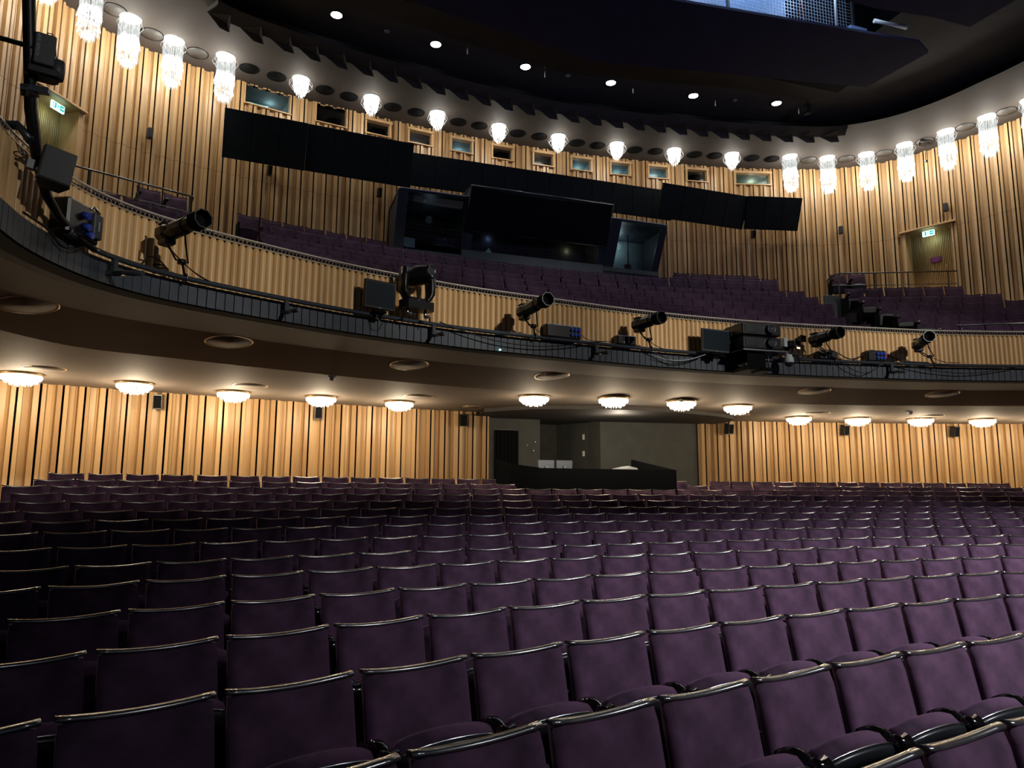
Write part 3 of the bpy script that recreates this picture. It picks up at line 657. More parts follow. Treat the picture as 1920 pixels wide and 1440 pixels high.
# ------------------------------------------------------------------ chandeliers
def hexrod(mb, p, q, r, n=5):
    mb.tube([p, ((p[0] + q[0]) / 2, (p[1] + q[1]) / 2, (p[2] + q[2]) / 2), q], [r * .6, r, r * .25], n, sm=False)
def chandelier_long():
    R = random.Random(11); a = MB(); b = MB()
    for ring, (rad, n, z0, z1, r) in enumerate(((.205, 26, -.03, -.62, .015), (.175, 20, -.05, -.72, .014), (.10, 8, -.1, -.7, .014))):
        for i in range(n):
            an = 2 * pi * (i + .3 * ring) / n; zz0 = z0 - R.random() * .03; zz1 = z1 - R.random() * .12; rr = rad * (1 + .10 * sin(an * 3 + ring))
            a_ = an + (R.random() - .5) * .05
            hexrod(a, (rr * cos(an), rr * sin(an), zz0), (rr * 1.03 * cos(a_), rr * 1.03 * sin(a_), zz1), r)
    for lv in range(6):      # the knobbly lower body made of short crystals standing out and down
        z = -.50 - lv * .115; rad = (.19, .21, .18, .19, .17, .10)[lv]; n = (34, 38, 36, 36, 30, 22)[lv]
        for i in range(n):
            an = 2 * pi * (i + .5 * (lv % 2)) / n + R.random() * .1; l = .09 + R.random() * .06; ou = .022 + R.random() * .03
            hexrod(b, (rad * cos(an), rad * sin(an), z), ((rad + ou) * cos(an), (rad + ou) * sin(an), z - l), .015)
    for i in range(34):
        an = i * 2.4; rr = .02 + .0038 * i; hexrod(b, (rr * cos(an), rr * sin(an), -1.02), (rr * .7 * cos(an), rr * .7 * sin(an), -1.17 - R.random() * .03), .014)
    return a, b
def chandelier_short():
    R = random.Random(12); a = MB(); b = MB()
    for ring, (rad, n, z1) in enumerate(((.20, 26, -.24), (.17, 22, -.30), (.1, 8, -.3))):
        for i in range(n):
            an = 2 * pi * (i + .4 * ring) / n; hexrod(a, (rad * cos(an), rad * sin(an), -.02), (rad * .95 * cos(an), rad * .95 * sin(an), z1 - R.random() * .04), .015)
    for lv, (z, rad, n) in enumerate(((-.22, .17, 20), (-.30, .14, 16), (-.38, .10, 12), (-.45, .04, 6))):
        for i in range(n):
            an = 2 * pi * (i + .5 * (lv % 2)) / n; hexrod(b, (rad * cos(an), rad * sin(an), z), ((rad + .01) * cos(an), (rad + .01) * sin(an), z - .09 - R.random() * .03), .015)
    return a, b
def hoops(n, r):
    mb = MB()
    for i in range(n):
        an = 2 * pi * i / n + .4; mb.tube([((r + .035 * (1 - cos(q)) * 1.0 + .0) * cos(an), (r + .05 * (1 - cos(q))) * sin(an), -.02 - .075 * q / pi * 2 + .0) for q in [pi * 2 * j / 8 for j in range(9)]], .006, 4)
    return mb
la, lb = chandelier_long(); sa_, sb_ = chandelier_short()
rose = MB(); rose.lathe([(.02, .03), (.23, .03), (.24, .0), (.21, -.025), (.04, -.03)], 24)
MM = dict(la=la.mesh('long_rods', 'cryr'), lb=lb.mesh('long_cluster', 'cry'), sa=sa_.mesh('short_rods', 'cryw'), sb=sb_.mesh('short_cluster', 'cryw'), rose=rose.mesh('rose', 'white'), hl=hoops(10, .20).mesh('hoops', 'cry'), hs=hoops(12, .21).mesh('hoops_s', 'cryw'))
CH = [(-11.10, 34.50), (-10.49, 35.37), (-9.64, 35.96), (-8.50, 36.27), (-6.68, 36.7), (-4.81, 37.03), (-2.92, 37.27), (-1.05, 37.41), (.84, 37.42), (2.74, 37.31), (4.62, 37.08), (6.5, 36.74), (8.34, 36.27), (9.54, 35.97), (10.52, 35.36), (11.13, 34.45), (11.59, 33.39), (11.94, 32.36), (12.2, 31.3), (-11.62, 33.4), (-12.0, 32.3)]
CN = {0: 'leftmost visible', 1: 'second from left'}
order = sorted(range(len(CH)), key=lambda i: proj(CH[i][0], CH[i][1], 10.0)[0])
inview = [i for i in order if -30 < proj(CH[i][0], CH[i][1], 10.0)[0] < 1950]
for i, (x, y) in enumerate(CH):
    long_ = not (4 <= i <= 11)
    if i in inview:
        rk = inview.index(i) + 1
        lb_ = ('long white crystal chandelier hanging by the timber wall, %s from left along the ceiling' if long_ else 'short flared crystal chandelier with side hoops, %s from left along the ceiling') % ORD[rk]
        e = empty('chandelier', (x, y, Z_SOFF), .5 * i, lb_, 'chandelier', 'ceiling chandeliers')
        for n_, k_ in (('ceiling_rose', 'rose'), ('crystal_rods', 'la' if long_ else 'sa'), ('crystal_cluster', 'lb' if long_ else 'sb'), ('glass_hoops', 'hl' if long_ else 'hs')):
            o = bpy.data.objects.new(n_, MM[k_]); COL.objects.link(o); o.parent = e
    lamp('chandelier_light', 'POINT', (x, y, Z_SOFF - (.45 if long_ else .28)), W_LONG if long_ else W_SHORT, COL_UP, .09)

# lamps under the balcony
a = MB(); R = random.Random(3)
for rad, n, z0, z1 in ((.285, 32, -.02, -.08), (.235, 26, -.04, -.13), (.16, 18, -.07, -.17), (.07, 8, -.10, -.18)):
    for i in range(n):
        an = 2 * pi * i / n + R.random() * .05; hexrod(a, (rad * cos(an), rad * sin(an), z0), (rad * .97 * cos(an), rad * .97 * sin(an), z1 - R.random() * .02), .02)
low_c = a.mesh('crystal_crown', 'cryl'); a = MB(); a.lathe([(.02, .02), (.31, .02), (.315, 0), (.30, -.015), (.2, -.03), (.02, -.035)], 28); low_p = a.mesh('lamp_plate', 'gold')
LL = [(-10.93, 31.8), (-9.34, 32.33), (-7.72, 32.97), (-6.07, 33.15), (-4.44, 33.42), (-2.09, 31.55), (-.51, 31.23), (1.04, 31.22), (2.59, 31.48), (5.5, 33.06), (7.04, 32.75), (8.59, 32.29), (10.13, 31.84), (-12.3, 31.2), (11.6, 31.3)]
for i, (x, y) in enumerate(LL):
    if i < 13:
        e = empty('ceiling_lamp', (x, y, Z_LOW - .02), i * .7, 'round lit crystal lamp under the balcony, %s from left' % ORD[i + 1], 'lamp', 'lamps under the balcony')
        for n_, me_ in (('crystal_crown', low_c), ('base_plate', low_p)):
            o = bpy.data.objects.new(n_, me_); COL.objects.link(o); o.parent = e
    lamp('under_balcony_light', 'POINT', (x, y, Z_LOW - .32), W_LOW * (.55 if 5 <= i <= 8 else 1.), COL_LOW, .12)

# round ceiling covers
def ring_thing(name, x, y, z, r, m_ring, m_disc, label, cat, group, lift=.0):
    e = empty(name, (x, y, z), 0, label, cat, group)
    a = MB(); a.lathe([(r - .012, .004), (r - .012, -.001), (r, -.0035), (r + .012, -.001), (r + .012, .004)], 32, caps=False); o = a.obj('rim', m_ring); o.parent = e
    a = MB(); a.lathe([(.001, -.001), (r - .012, -.001), (r - .012, .005)], 32, caps=False); o = a.obj('disc', m_disc); o.parent = e
    return e
DK = [(-10.78, 35.15), (-10.11, 35.87), (-9.16, 36.34), (-7.96, 36.64), (-7.29, 36.8), (-6.05, 37.06), (-5.4, 37.19), (-4.18, 37.36), (-3.5, 37.43), (-2.23, 37.58), (-1.59, 37.59), (-.37, 37.66), (.31, 37.64), (1.56, 37.65), (2.22, 37.6), (3.45, 37.49), (4.12, 37.37), (5.4, 37.16), (6.05, 37.02), (7.27, 36.78), (7.92, 36.62), (9.1, 36.29), (10.18, 35.83), (11.0, 35.11), (11.54, 34.08), (11.9, 33.01), (12.19, 31.96)]
for i, (x, y) in enumerate(DK):
    ring_thing('ceiling_vent', x, y, Z_SOFF - .006, .235 if 2 < i < 22 else .25, 'blackm', 'blackm' if 2 < i < 21 else 'ceilw', 'round dark ceiling opening between chandeliers, %s from left' % ORD[i + 1], 'vent', 'round ceiling openings')
RG = [(-9.65, 27.11), (-7.63, 28.52), (-4.97, 29.48), (-10.44, 31.1), (-7.4, 31.99), (-4.23, 32.41), (-2.71, 33.84), (-2.39, 29.83), (3.18, 29.78), (5.87, 29.23), (3.79, 33.2), (5.3, 32.21), (8.29, 31.72)]
RGP = sorted(range(len(RG)), key=lambda i: proj(RG[i][0], RG[i][1], 1.87)[0])
for n, i in enumerate(RGP):
    x, y = RG[i]; zc = Z_LOW if i in (3, 4, 5, 6, 10, 11, 12) else 2.02 - .16 * max(0, min(1, (y - 27.6) / 2.9)); zc = zc if i > 2 or i == 3 else zc
    ok_, loc_, nrm_, *_r = SC.ray_cast(bpy.context.evaluated_depsgraph_get(), Vector((x, y, 1.2)), Vector((0, 0, 1)), distance=2)
    zc = loc_.z if ok_ else zc
    eh_ = ring_thing('ceiling_hatch', x, y, zc - .004, .30 if i != 6 else .24, 'gold', 'balc_soffit', 'flat round hatch with thin rim in the balcony underside, %s from left' % ORD[n + 1], 'hatch', 'round hatches under the balcony')
    if ok_:
        nn = Vector(nrm_); nn = nn if nn.z > 0 else -nn; eh_.rotation_euler = nn.to_track_quat('Z', 'Y').to_euler()
for n, (x, y) in enumerate(((-6.1, 30.4), (.9, 31.0), (7.1, 31.2))):
    e = empty('smoke_detector', (x, y, Z_LOW), 0, 'small round smoke detector under the balcony, %s from left' % ORD[n + 1], 'detector'); a = MB(); a.lathe([(.06, 0), (.06, -.03), (.035, -.06), (.01, -.065)], 16); o = a.obj('body', 'white'); o.parent = e
DLP = [(-6.02, 34.2), (-3.58, 34.57), (-1.15, 34.77), (1.29, 34.74), (3.76, 34.59), (6.21, 34.17)]
for n, (x, y) in enumerate(DLP):
    e = empty('downlight', (x, y, Z_CEIL), 0, 'bright white round downlight in the black ceiling, %s from left' % ORD[n + 1], 'light', 'black ceiling downlights')
    a = MB(); a.lathe([(.13, .0), (.135, -.02), (.17, -.02), (.17, .0)], 24, caps=False); o = a.obj('trim_ring', 'black'); o.parent = e
    a = MB(); a.lathe([(.001, -.018), (.125, -.018), (.125, -.005)], 24, caps=False); o = a.obj('lamp_face', 'bulb'); o.parent = e
    lamp('downlight_beam', 'SPOT', (x, y, Z_CEIL - .06), W_DOWN, COL_COOL, .1, (x, y - .2, 0), 75, .6)
for n, (x, y) in enumerate(((-4.81, 34.45), (.06, 34.81), (5.0, 34.43))):
    e = empty('ceiling_sensor', (x, y, Z_CEIL), 0, 'small grey disc in the black ceiling, %s from left' % ORD[n + 1], 'sensor'); a = MB(); a.lathe([(.07, 0), (.07, -.02), (.05, -.03), (.001, -.032)], 16); o = a.obj('disc', 'textgrey'); o.parent = e
for n, (x, y) in enumerate(((-2.9, 34.05), (-.75, 34.4), (1.75, 34.35), (4.2, 34.2), (6.65, 33.8))):
    e = empty('hanging_pendant', (x, y, Z_CEIL), 0, 'tiny slim hanging microphone beside a black ceiling downlight, %s from left' % ORD[n + 1], 'microphone')
    a = MB(); a.tube([(0, 0, 0), (0, 0, -.30)], .003, 4); o = a.obj('wire', 'black'); o.parent = e
    a = MB(); a.lathe([(.004, -.28), (.010, -.34), (.016, -.42), (.012, -.44), (.002, -.445)], 10); o = a.obj('capsule', 'white'); o.parent = e
e = empty('hanging_speaker', (6.85, 33.7, Z_CEIL), .3, 'small black box hanging from the black ceiling beside the rightmost downlight', 'speaker'); a = MB(); a.tube([(0, 0, 0), (0, 0, -.2)], .008, 5); o = a.obj('bracket', 'black'); o.parent = e
a = MB(); a.box((0, 0, -.32), (.2, .2, .28), bev=.02); o = a.obj('cabinet', 'blackm'); o.parent = e

# serrated acoustic band hung under the lip
e = empty('acoustic_reflector', (0, 35.5, 10.4), 0, 'dark curved reflector band with a serrated row of wedges under the ceiling edge', 'acoustic reflector')
S0, S1 = -8.75, 8.75
mb = MB(); strip_between(mb, cv(LIP, .02, Z_SOFF - .02, S0, S1), cv(LIP, -.42, Z_SOFF - .12, S0, S1), 80); strip_between(mb, cv(LIP, -.42, Z_SOFF - .12, S0, S1), cv(LIP, -.44, Z_SOFF - .10, S0, S1), 80); strip_between(mb, cv(LIP, -.44, Z_SOFF - .10, S0, S1), cv(LIP, .0, Z_SOFF - .0, S0, S1), 80)
for q in (S0, S1): mb.box((0, .2, -.06), (.02, .44, .1), LIP.mat(q, 0, Z_SOFF))
child(mb, 'curved_panel', 'ceil', e)
n = 27
for i in range(n):
    s0 = S0 + (S1 - S0) * i / n; wd = (S1 - S0) / n
    M_ = LIP.mat(s0, 0, Z_SOFF - .12); mb = MB()
    A, B_, C_, D_ = (.02, .42, .0), (wd * .72, .42, -.01), (wd * .60, .12, .03), (wd * .60, .56, -.11)
    mb.add([A, B_, C_, D_, (wd * .98, .56, -.10), (wd * .60, .42, .04)], [(0, 2, 1), (0, 1, 3), (1, 2, 4), (1, 4, 3), (0, 3, 5), (0, 5, 2), (2, 5, 4), (3, 4, 5)], 0, 1., False, M_)
    child(mb, 'wedge', 'soffit' if False else 'ceilw', e)
# lighting bridge: faceted dark slabs either side of the open slot, catwalk inside
def slab(pts, z0, z1, name, label, mat_):
    a = MB(); a.prism(pts, z0, z1); o = a.obj(name, mat_); tag(o, label, 'ceiling panel'); return o
slab([(-7.3, 30.3), (-7.24, 31.95), (-.2, 33.15), (.2, 33.15), (7.24, 31.95), (7.45, 30.25), (6.9, 30.0), (0, 30.62), (-6.9, 30.0)][::-1], 10.40, 10.46, 'lighting_bridge', 'broad blue-black ceiling panel below the lit slot', 'beam')
slab([(-7.6, 28.4), (-7.5, 29.2), (-6.4, 29.2), (-5.0, 29.37), (5.0, 29.37), (6.4, 29.2), (7.5, 29.2), (7.6, 28.2), (7.2, 26.5), (-7.2, 26.5)][::-1], 10.40, Z_CEIL, 'lighting_bridge', 'dark stepped ceiling panel above the lit slot at the top edge', 'beam')
a = MB(); a.box((0, 32.25, 10.705), (13.6, .5, .49)); struct(a.obj('ceiling', 'blackm'))
a = MB()
a.box((0, 31.6, 12.3), (15, .05, 2.6)); a.box((0, 28.6, 12.3), (15, .05, 2.6)); a.box((-7.5, 30, 12.3), (.05, 3.2, 2.6)); a.box((7.5, 30, 12.3), (.05, 3.2, 2.6)); a.box((0, 30, 13.4), (15, 3.2, .05))
struct(a.obj('ceiling', 'blackm'))
e = empty('catwalk_fence', (3, 31.4, 11.2), 0, 'bluish wire mesh fence lit inside the ceiling slot', 'mesh fence')
a = MB()
for i in range(66): a.box((.2 + i * .085, 30.95, 11.2), (.008, .008, 1.45))
for i in range(18): a.box((3.0, 30.95, 10.49 + i * .085), (5.7, .008, .008))
child(a, 'wire_mesh', 'bluelit', e)
for x in (.2, 2.35, 5.9): a = MB(); a.box((x, 30.92, 11.2), (.06, .06, 1.45)); child(a, 'fence_post', 'steel', e)
a = MB(); a.box((2.1, 31.25, 11.2), (4.2, .02, 1.45)); o = a.obj('backlit_sheet', 'paleblue'); tag(o, 'pale blue lit sheet behind the ceiling slot mesh', 'sheet')
a = MB(); a.box((0, 0, 0), (.5, .3, .42), bev=.01); o = a.obj('electrical_cabinet', 'paleblue'); o.location = (5.75, 30.75, 10.72); tag(o, 'pale blue square cabinet at the right end of the lit ceiling slot', 'cabinet')
a = MB(); a.box((0, -.155, 0), (.10, .02, .18)); q = a.obj('cutout', 'blackm'); q.parent = o
a = MB(); a.box((0, 0, 0), (.45, .1, .28), bev=.01); o = a.obj('notice_board', 'paper'); o.location = (4.85, 31.1, 10.75); tag(o, 'small cream board with red top edge inside the ceiling slot', 'board')
a = MB(); a.box((0, -.055, .12), (.45, .01, .06)); q = a.obj('red_edge', 'red'); q.parent = o
a = MB(); a.tube([(4.42, 30.85, 10.5), (4.3, 30.85, 12.0)], .012, 5); o = a.obj('pink_pole', 'pink'); tag(o, 'thin reddish pole in the lit ceiling slot', 'pole')
a = MB(); a.tube([(5.22, 30.75, 10.5), (5.0, 30.5, 12.0)], .022, 6); o = a.obj('white_pole', 'white'); tag(o, 'white slanting pole in the lit ceiling slot', 'pole')
a = MB(); a.tube([(5.75, 30.15, 10.78), (6.1, 30.1, 10.76), (6.6, 30.05, 10.74)], [.05, .035, .055], 8); o = a.obj('slot_spotlight', 'white'); tag(o, 'small pale lamp arm at the right end of the lit ceiling slot', 'lamp')
lamp('slot_light', 'POINT', (5.5, 29.8, 10.85), 5, (.7, .8, 1.), .05)  # extra point without a fitting, added to brighten the cabinet front
lamp('stage_blue_wash', 'SPOT', (2, 5, .5), 2600, (.42, .46, 1.0), .3, (2.5, 30, 10.5), 40, 1.0)
lamp('slot_light', 'AREA', (2.6, 30.2, 12.9), 130, (.62, .76, 1.0), 1.2, (2.6, 31.2, 11.3))
lamp('slot_light', 'POINT', (4.6, 30.2, 11.9), 34, (.62, .76, 1.0), .1)

# ------------------------------------------------------------------ black acoustic panels above the balcony seats
def tilt_panel(p0, p1, zb, zt, fw, seams, label, th=.06):
    """panel from plan point p0 to p1 (bottom edge); the top leans fw towards the stage"""
    A = Vector((*p0, 0)); B = Vector((*p1, 0)); e_ = (B - A).normalized(); L_ = (B - A).length; nr = Vector((e_.y, -e_.x, 0)); tl = atan2(fw, zt - zb); H_ = hypot(fw, zt - zb)
    Mx = T(A.x, A.y, zb) @ rotz(atan2(e_.y, e_.x)) @ rotx(tl)
    em = bpy.data.objects.new('acoustic_baffle', None); COL.objects.link(em); em.matrix_world = Mx; tag(em, label, 'acoustic panel')
    for i in range(seams):
        mb = MB(); mb.box((L_ * (i + .5) / seams, 0, H_ / 2), (L_ / seams - .012, th, H_), bev=.006); o = mb.obj('leaf', 'panelm'); o.parent = em
    mb = MB(); mb.box((L_ / 2, .03, H_ / 2), (L_ - .02, .02, H_ - .02)); o = mb.obj('backing', 'blackm'); o.parent = em
    for q in (.3, .7): mb = MB(); mb.box((L_ * q, .12, .12), (.06, .22, .06)); o = mb.obj('bracket', 'black'); o.parent = em
tilt_panel((-8.50, 36.90), (-6.48, 37.06), 8.27, 9.40, .40, 3, 'leftmost black acoustic panel of three leaves on the balcony wall')
tilt_panel((-6.48, 37.10), (-3.63, 37.32), 8.30, 9.46, .30, 4, 'second black acoustic panel from left, four leaves')
tilt_panel((-3.58, 37.60), (4.75, 37.60), 8.50, 9.42, .12, 12, 'long black acoustic panel of many leaves over the control booth')
tilt_panel((4.05, 37.31), (7.22, 37.37), 8.42, 9.36, .47, 4, 'black tilted acoustic panel right of the control booth')
tilt_panel((7.24, 37.30), (9.00, 36.88), 8.42, 9.36, .45, 3, 'rightmost black acoustic panel, lower corner of the row')
# ------------------------------------------------------------------ control booth at the back of the balcony
e = empty('control_booth', (0, 37.6, 5.9), 0, 'slate control booth with slanted glass fronts at the rear of the balcony', 'control booth')
def bq(mb, x0, x1, zb, zt, vb, vt, th=.05, bev=.0):   # slanted front piece between x0..x1
    tl = atan2(vb - vt, zt - zb); H_ = hypot(vb - vt, zt - zb)
    mb.box(((x0 + x1) / 2, 0, H_ / 2), (x1 - x0, th, H_), T(0, vb, zb) @ rotx(tl), bev=bev)
def vat(z, zb, zt, vb, vt): return vb + (vt - vb) * (z - zb) / (zt - zb)
for nm, x0, x1, zb, zt in (('left_bay', -4.12, -2.15, 6.42, 7.78), ('right_bay', 1.95, 3.86, 6.54, 7.72)):
    vb, vt = 37.0, 36.35; mb = MB()
    lw, rw = (.27, .12) if nm[0] == 'l' else (.42, .22)
    bq(mb, x0, x0 + lw, zb - .05, zt, vb, vt); bq(mb, x1 - rw, x1, zb - .05, zt, vb, vt)
    mb.box(((x0 + x1) / 2, vt + .78, zt + .03), (x1 - x0, 1.6, .05)); mb.box(((x0 + x1) / 2, vb + .3, zb - .32), (x1 - x0, .7, .62))
    for x in (x0 + .02, x1 - .02): mb.add([(x, vb, zb - .05), (x, vt, zt), (x, 37.95, zt), (x, 37.95, zb - .05)], [(0, 1, 2, 3)])
    child(mb, nm + '_frame', 'booth', e)
    mb = MB(); bq(mb, x0 + lw, x1 - rw, zb + .02, zt - .06, vb + .02, vt + .04, .01); child(mb, 'window_pane', 'glass', e)
    mb = MB(); mb.box(((x0 + x1) / 2, vb - .03, zb - .08), (x1 - x0 + .04, .10, .14), bev=.01); child(mb, 'sill', 'booth2', e)
    mb = MB(); mb.box(((x0 + x1) / 2, vt - .02, zt + .07), (x1 - x0 - .1, .06, .03), bev=.008); child(mb, 'head_trim', 'textgrey', e)
    mb = MB(); mb.box(((x0 + x1) / 2, 37.93, 7.1), (x1 - x0, .03, 1.5)); child(mb, 'rear_wall', 'blackm' if nm[0] == 'l' else 'winlit', e)
mb = MB(); mb.box((2.9, 37.0, 7.0), (.02, .04, 1.2), T(0, 0, 0)); child(mb, 'mullion', 'black', e)
vb, vt = 36.95, 36.4
mb = MB(); bq(mb, -2.22, -1.98, 6.5, 7.1, vb, 36.68); bq(mb, 1.80, 1.98, 6.5, 7.1, vb, 36.68)
for x in (-2.2, 1.96): mb.add([(x, vb, 6.4), (x, 36.0, 8.1), (x, 37.95, 8.1), (x, 37.95, 6.4)], [(0, 1, 2, 3)])
mb.box((-.12, 37.3, 8.12), (4.2, 1.8, .04)); mb.box((-.12, 37.2, 6.05), (4.2, .6, .6)); child(mb, 'middle_bay_frame', 'booth', e)
mb = MB(); mb.box((-.12, vb - .04, 6.38), (4.24, .1, .32), bev=.01); child(mb, 'sill', 'booth2', e)
mb = MB(); bq(mb, -1.98, 1.82, 6.55, 7.1, vb + .02, 36.72, .01); child(mb, 'window_pane', 'glass', e)
mb = MB(); mb.box((-.12, 37.93, 7.1), (4.1, .03, 1.9)); child(mb, 'rear_wall', 'greyd', e)
t = empty('projection_screen', (-.2, 36.3, 6.9), 0, 'large black rolled-down fabric blind over the middle control booth window', 'blind')
mb = MB(); nx, nz = 14, 8; vs = []; fs = []
for j in range(nz + 1):
    for i in range(nx + 1):
        u, v = i / nx, j / nz; x = -2.24 + (4.12) * u; zt = 7.98 - .07 * sin(pi * u) * 1.0; z = 6.93 + (zt - 6.93) * v; y = 36.42 - .52 * v - .03 * sin(pi * u) * sin(pi * v)
        vs.append((x, y, z))
for j in range(nz):
    for i in range(nx): a0 = j * (nx + 1) + i; fs.append((a0, a0 + 1, a0 + nx + 2, a0 + nx + 1))
mb.add(vs, fs, 0, 1., True); mb.add([(x, y + .02, z) for x, y, z in vs], [f[::-1] for f in fs], 0, 1., True); child(mb, 'fabric', 'panelm', t)
mb = MB(); mb.tube([(-2.27, 35.9, 8.0), (1.9, 35.9, 8.0)], .022, 8); child(mb, 'top_bar', 'steel', t)
mb = MB(); mb.tube([(-2.24, 36.43, 6.93), (1.88, 36.43, 6.93)], .015, 6); mb.tube([(1.90, 36.43, 6.92), (1.90, 35.9, 8.0)], .014, 6); mb.tube([(-2.26, 36.43, 6.92), (-2.26, 35.9, 8.0)], .014, 6); child(mb, 'frame_bar', 'black', t)
lamp('booth_room_light', 'POINT', (2.9, 37.6, 7.45), 6, (.78, .95, 1.0), .1); lamp('booth_room_light', 'POINT', (-1.2, 37.9, 7.3), 1.2, (.4, .5, 1.0), .1); lamp('booth_room_light', 'POINT', (1.3, 37.9, 7.2), 1.6, (1., .8, .5), .1)
lamp('booth_room_light', 'POINT', (-3.1, 37.2, 7.4), .8, (.6, .85, 1.0), .1)
t = empty('booth_monitor', (-3.68, 37.25, 6.45), .2, 'pale computer monitor behind the left control booth glass', 'monitor')
mb = MB(); mb.box((0, 0, .26), (.42, .03, .27), bev=.008); o = mb.obj('display', 'white'); o.parent = t
mb = MB(); mb.box((0, .02, .08), (.05, .03, .16)); mb.box((0, 0, .01), (.2, .16, .015)); o = mb.obj('stand', 'steel'); o.parent = t
t = empty('booth_projector', (-2.62, 37.3, 6.68), 0, 'grey projector on a shelf in the left control booth window', 'projector')
mb = MB(); mb.box((0, .05, .14), (.5, .4, .22), bev=.02); o = mb.obj('body', 'booth2'); o.parent = t
mb = MB(); mb.lathe([(.02, 0), (.09, 0), (.09, .05), (.06, .06)], 16, T(.02, -.15, .14) @ rotx(pi / 2)); o = mb.obj('lens', 'lens'); o.parent = t
mb = MB(); mb.box((0, .02, -.01), (.66, .5, .02)); o = mb.obj('shelf', 'chrome'); o.parent = t
for x in (-.3, .3): mb = MB(); mb.box((x, -.2, .13), (.015, .015, .3)); o = mb.obj('rack_post', 'steel'); o.parent = t
mb = MB(); mb.box((0, 0, 0), (.17, .14, .13), bev=.005); o = mb.obj('cardboard_box', 'card'); o.location = (2.95, 37.12, 6.66); tag(o, 'small brown cardboard box behind the right control booth glass', 'box')
t = empty('desk_papers', (-1.55, 37.1, 6.58), 0, 'white folded card standing on the middle control booth desk', 'card')
mb = MB(); mb.prism([(0, 0), (.2, 0), (.1, .12)], 0, .12, rotx(pi / 2)); o = mb.obj('card', 'paper'); o.parent = t
# ------------------------------------------------------------------ wall speakers
def wall_speaker(curve, s, z, sz, label, mat_='black', toe=0.):
    M_ = curve.mat(s, .05, z); t = bpy.data.objects.new('wall_speaker', None); COL.objects.link(t); t.matrix_world = M_ @ rotz(toe); tag(t, label, 'speaker', 'wall speakers')
    mb = MB(); mb.box((0, -.05, 0), (.04, .12, .05)); o = mb.obj('bracket', 'black'); o.parent = t
    mb = MB(); w_, h_ = sz; mb.prism([(-w_ / 2 + .02, -.06), (-w_ / 2, -.10), (-w_ / 2 + .015, -.24), (w_ / 2 - .015, -.24), (w_ / 2, -.10), (w_ / 2 - .02, -.06)], -h_ / 2, h_ / 2, rotx(radians(8))); o = mb.obj('cabinet', mat_); o.parent = t
    mb = MB(); mb.box((0, -.245, 0), (w_ - .05, .01, h_ - .04), rotx(radians(8)), bev=.003); o = mb.obj('grille', 'boxgrey' if mat_ == 'boxgrey' else 'blackm'); o.parent = t
for n, (s, z, te) in enumerate(((-9.22, 1.68, -.35), (-6.1, 1.66, -.2), (-2.66, 1.66, -.35), (4.45, 1.66, .3), (7.72, 1.67, .2), (10.75, 1.66, .3))): wall_speaker(LO, s, z, (.19, .28), 'small black speaker high on the lower timber wall, %s from left' % ORD[n + 1], toe=te)
for n, (s, z) in enumerate(((-10.38, 8.45), (-7.45, 8.3), (-4.44, 8.3), (7.74, 8.3), (10.63, 8.45), (13.8, 8.6))): wall_speaker(UP, s, z, (.13, .24), 'small dark speaker on the upper timber wall, %s from left' % ORD[n + 1], 'boxgrey' if n in (0, 4, 5) else 'black')

# ------------------------------------------------------------------ pipe rail and lighting equipment along the balcony front
rl = empty('lighting_rail', (0, 28.3, 2.2), 0, 'dark painted pipe rail for lights running along the balcony front', 'pipe rail')
mb = MB(); mb.tube(along(FR, .20, 2.27, -9.62, FR.smax - .4, 200), .030, 8); child(mb, 'pipe', 'rail', rl)
for s in (-9.32, -7.21, -5.08, -2.33, .35, 3.42, 6.6):
    mb = MB(); Mx = FR.mat(s, 0, 0); mb.box((0, -.20, 2.18), (.05, .045, .17), Mx); mb.tube([Mx @ Vector((0, -.20, 2.11)), Mx @ Vector((-.05, -.62, 2.06))], .028, 8); mb.box((0, -.10, 2.12), (.045, .22, .04), Mx); child(mb, 'bracket', 'rail', rl)
t = empty('lighting_boom', (-9.11, 24.5, 3.0), 0, 'thick black bent pipe rising out of frame at the left balcony edge', 'pipe boom')
bp = [FR.xy(-9.62, .20) + (2.27,), (-8.86, 25.40, 2.32), (-8.94, 25.18, 2.40), (-9.0, 25.0, 2.52), (-9.05, 24.83, 2.78), (-9.07, 24.62, 3.10), (-9.08, 24.5, 3.5), (-9.09, 24.38, 3.9), (-9.1, 24.2, 4.5), (-9.1, 24.0, 5.2)]
mb = MB(); mb.tube(bp, [.032, .034, .038, .042, .046, .048, .048, .048, .048, .048], 12); child(mb, 'pipe', 'black', t)
mb = MB(); mb.tube([(-9.07, 24.70, 2.86), (-9.18, 24.74, 3.00), (-9.95, 25.0, 3.02)], .038, 10); child(mb, 'side_arm', 'rail', t)
mb = MB(); mb.tube([(-9.08, 24.60, 3.20), (-9.08, 24.56, 3.28)], .066, 10); mb.box((-9.03, 24.54, 3.24), (.20, .05, .05)); child(mb, 'clamp', 'steel', t)
mb = MB(); mb.tube([(-8.9, 25.32, 2.33), (-8.87, 25.42, 2.31)], .052, 10); child(mb, 'clamp', 'steel', t)
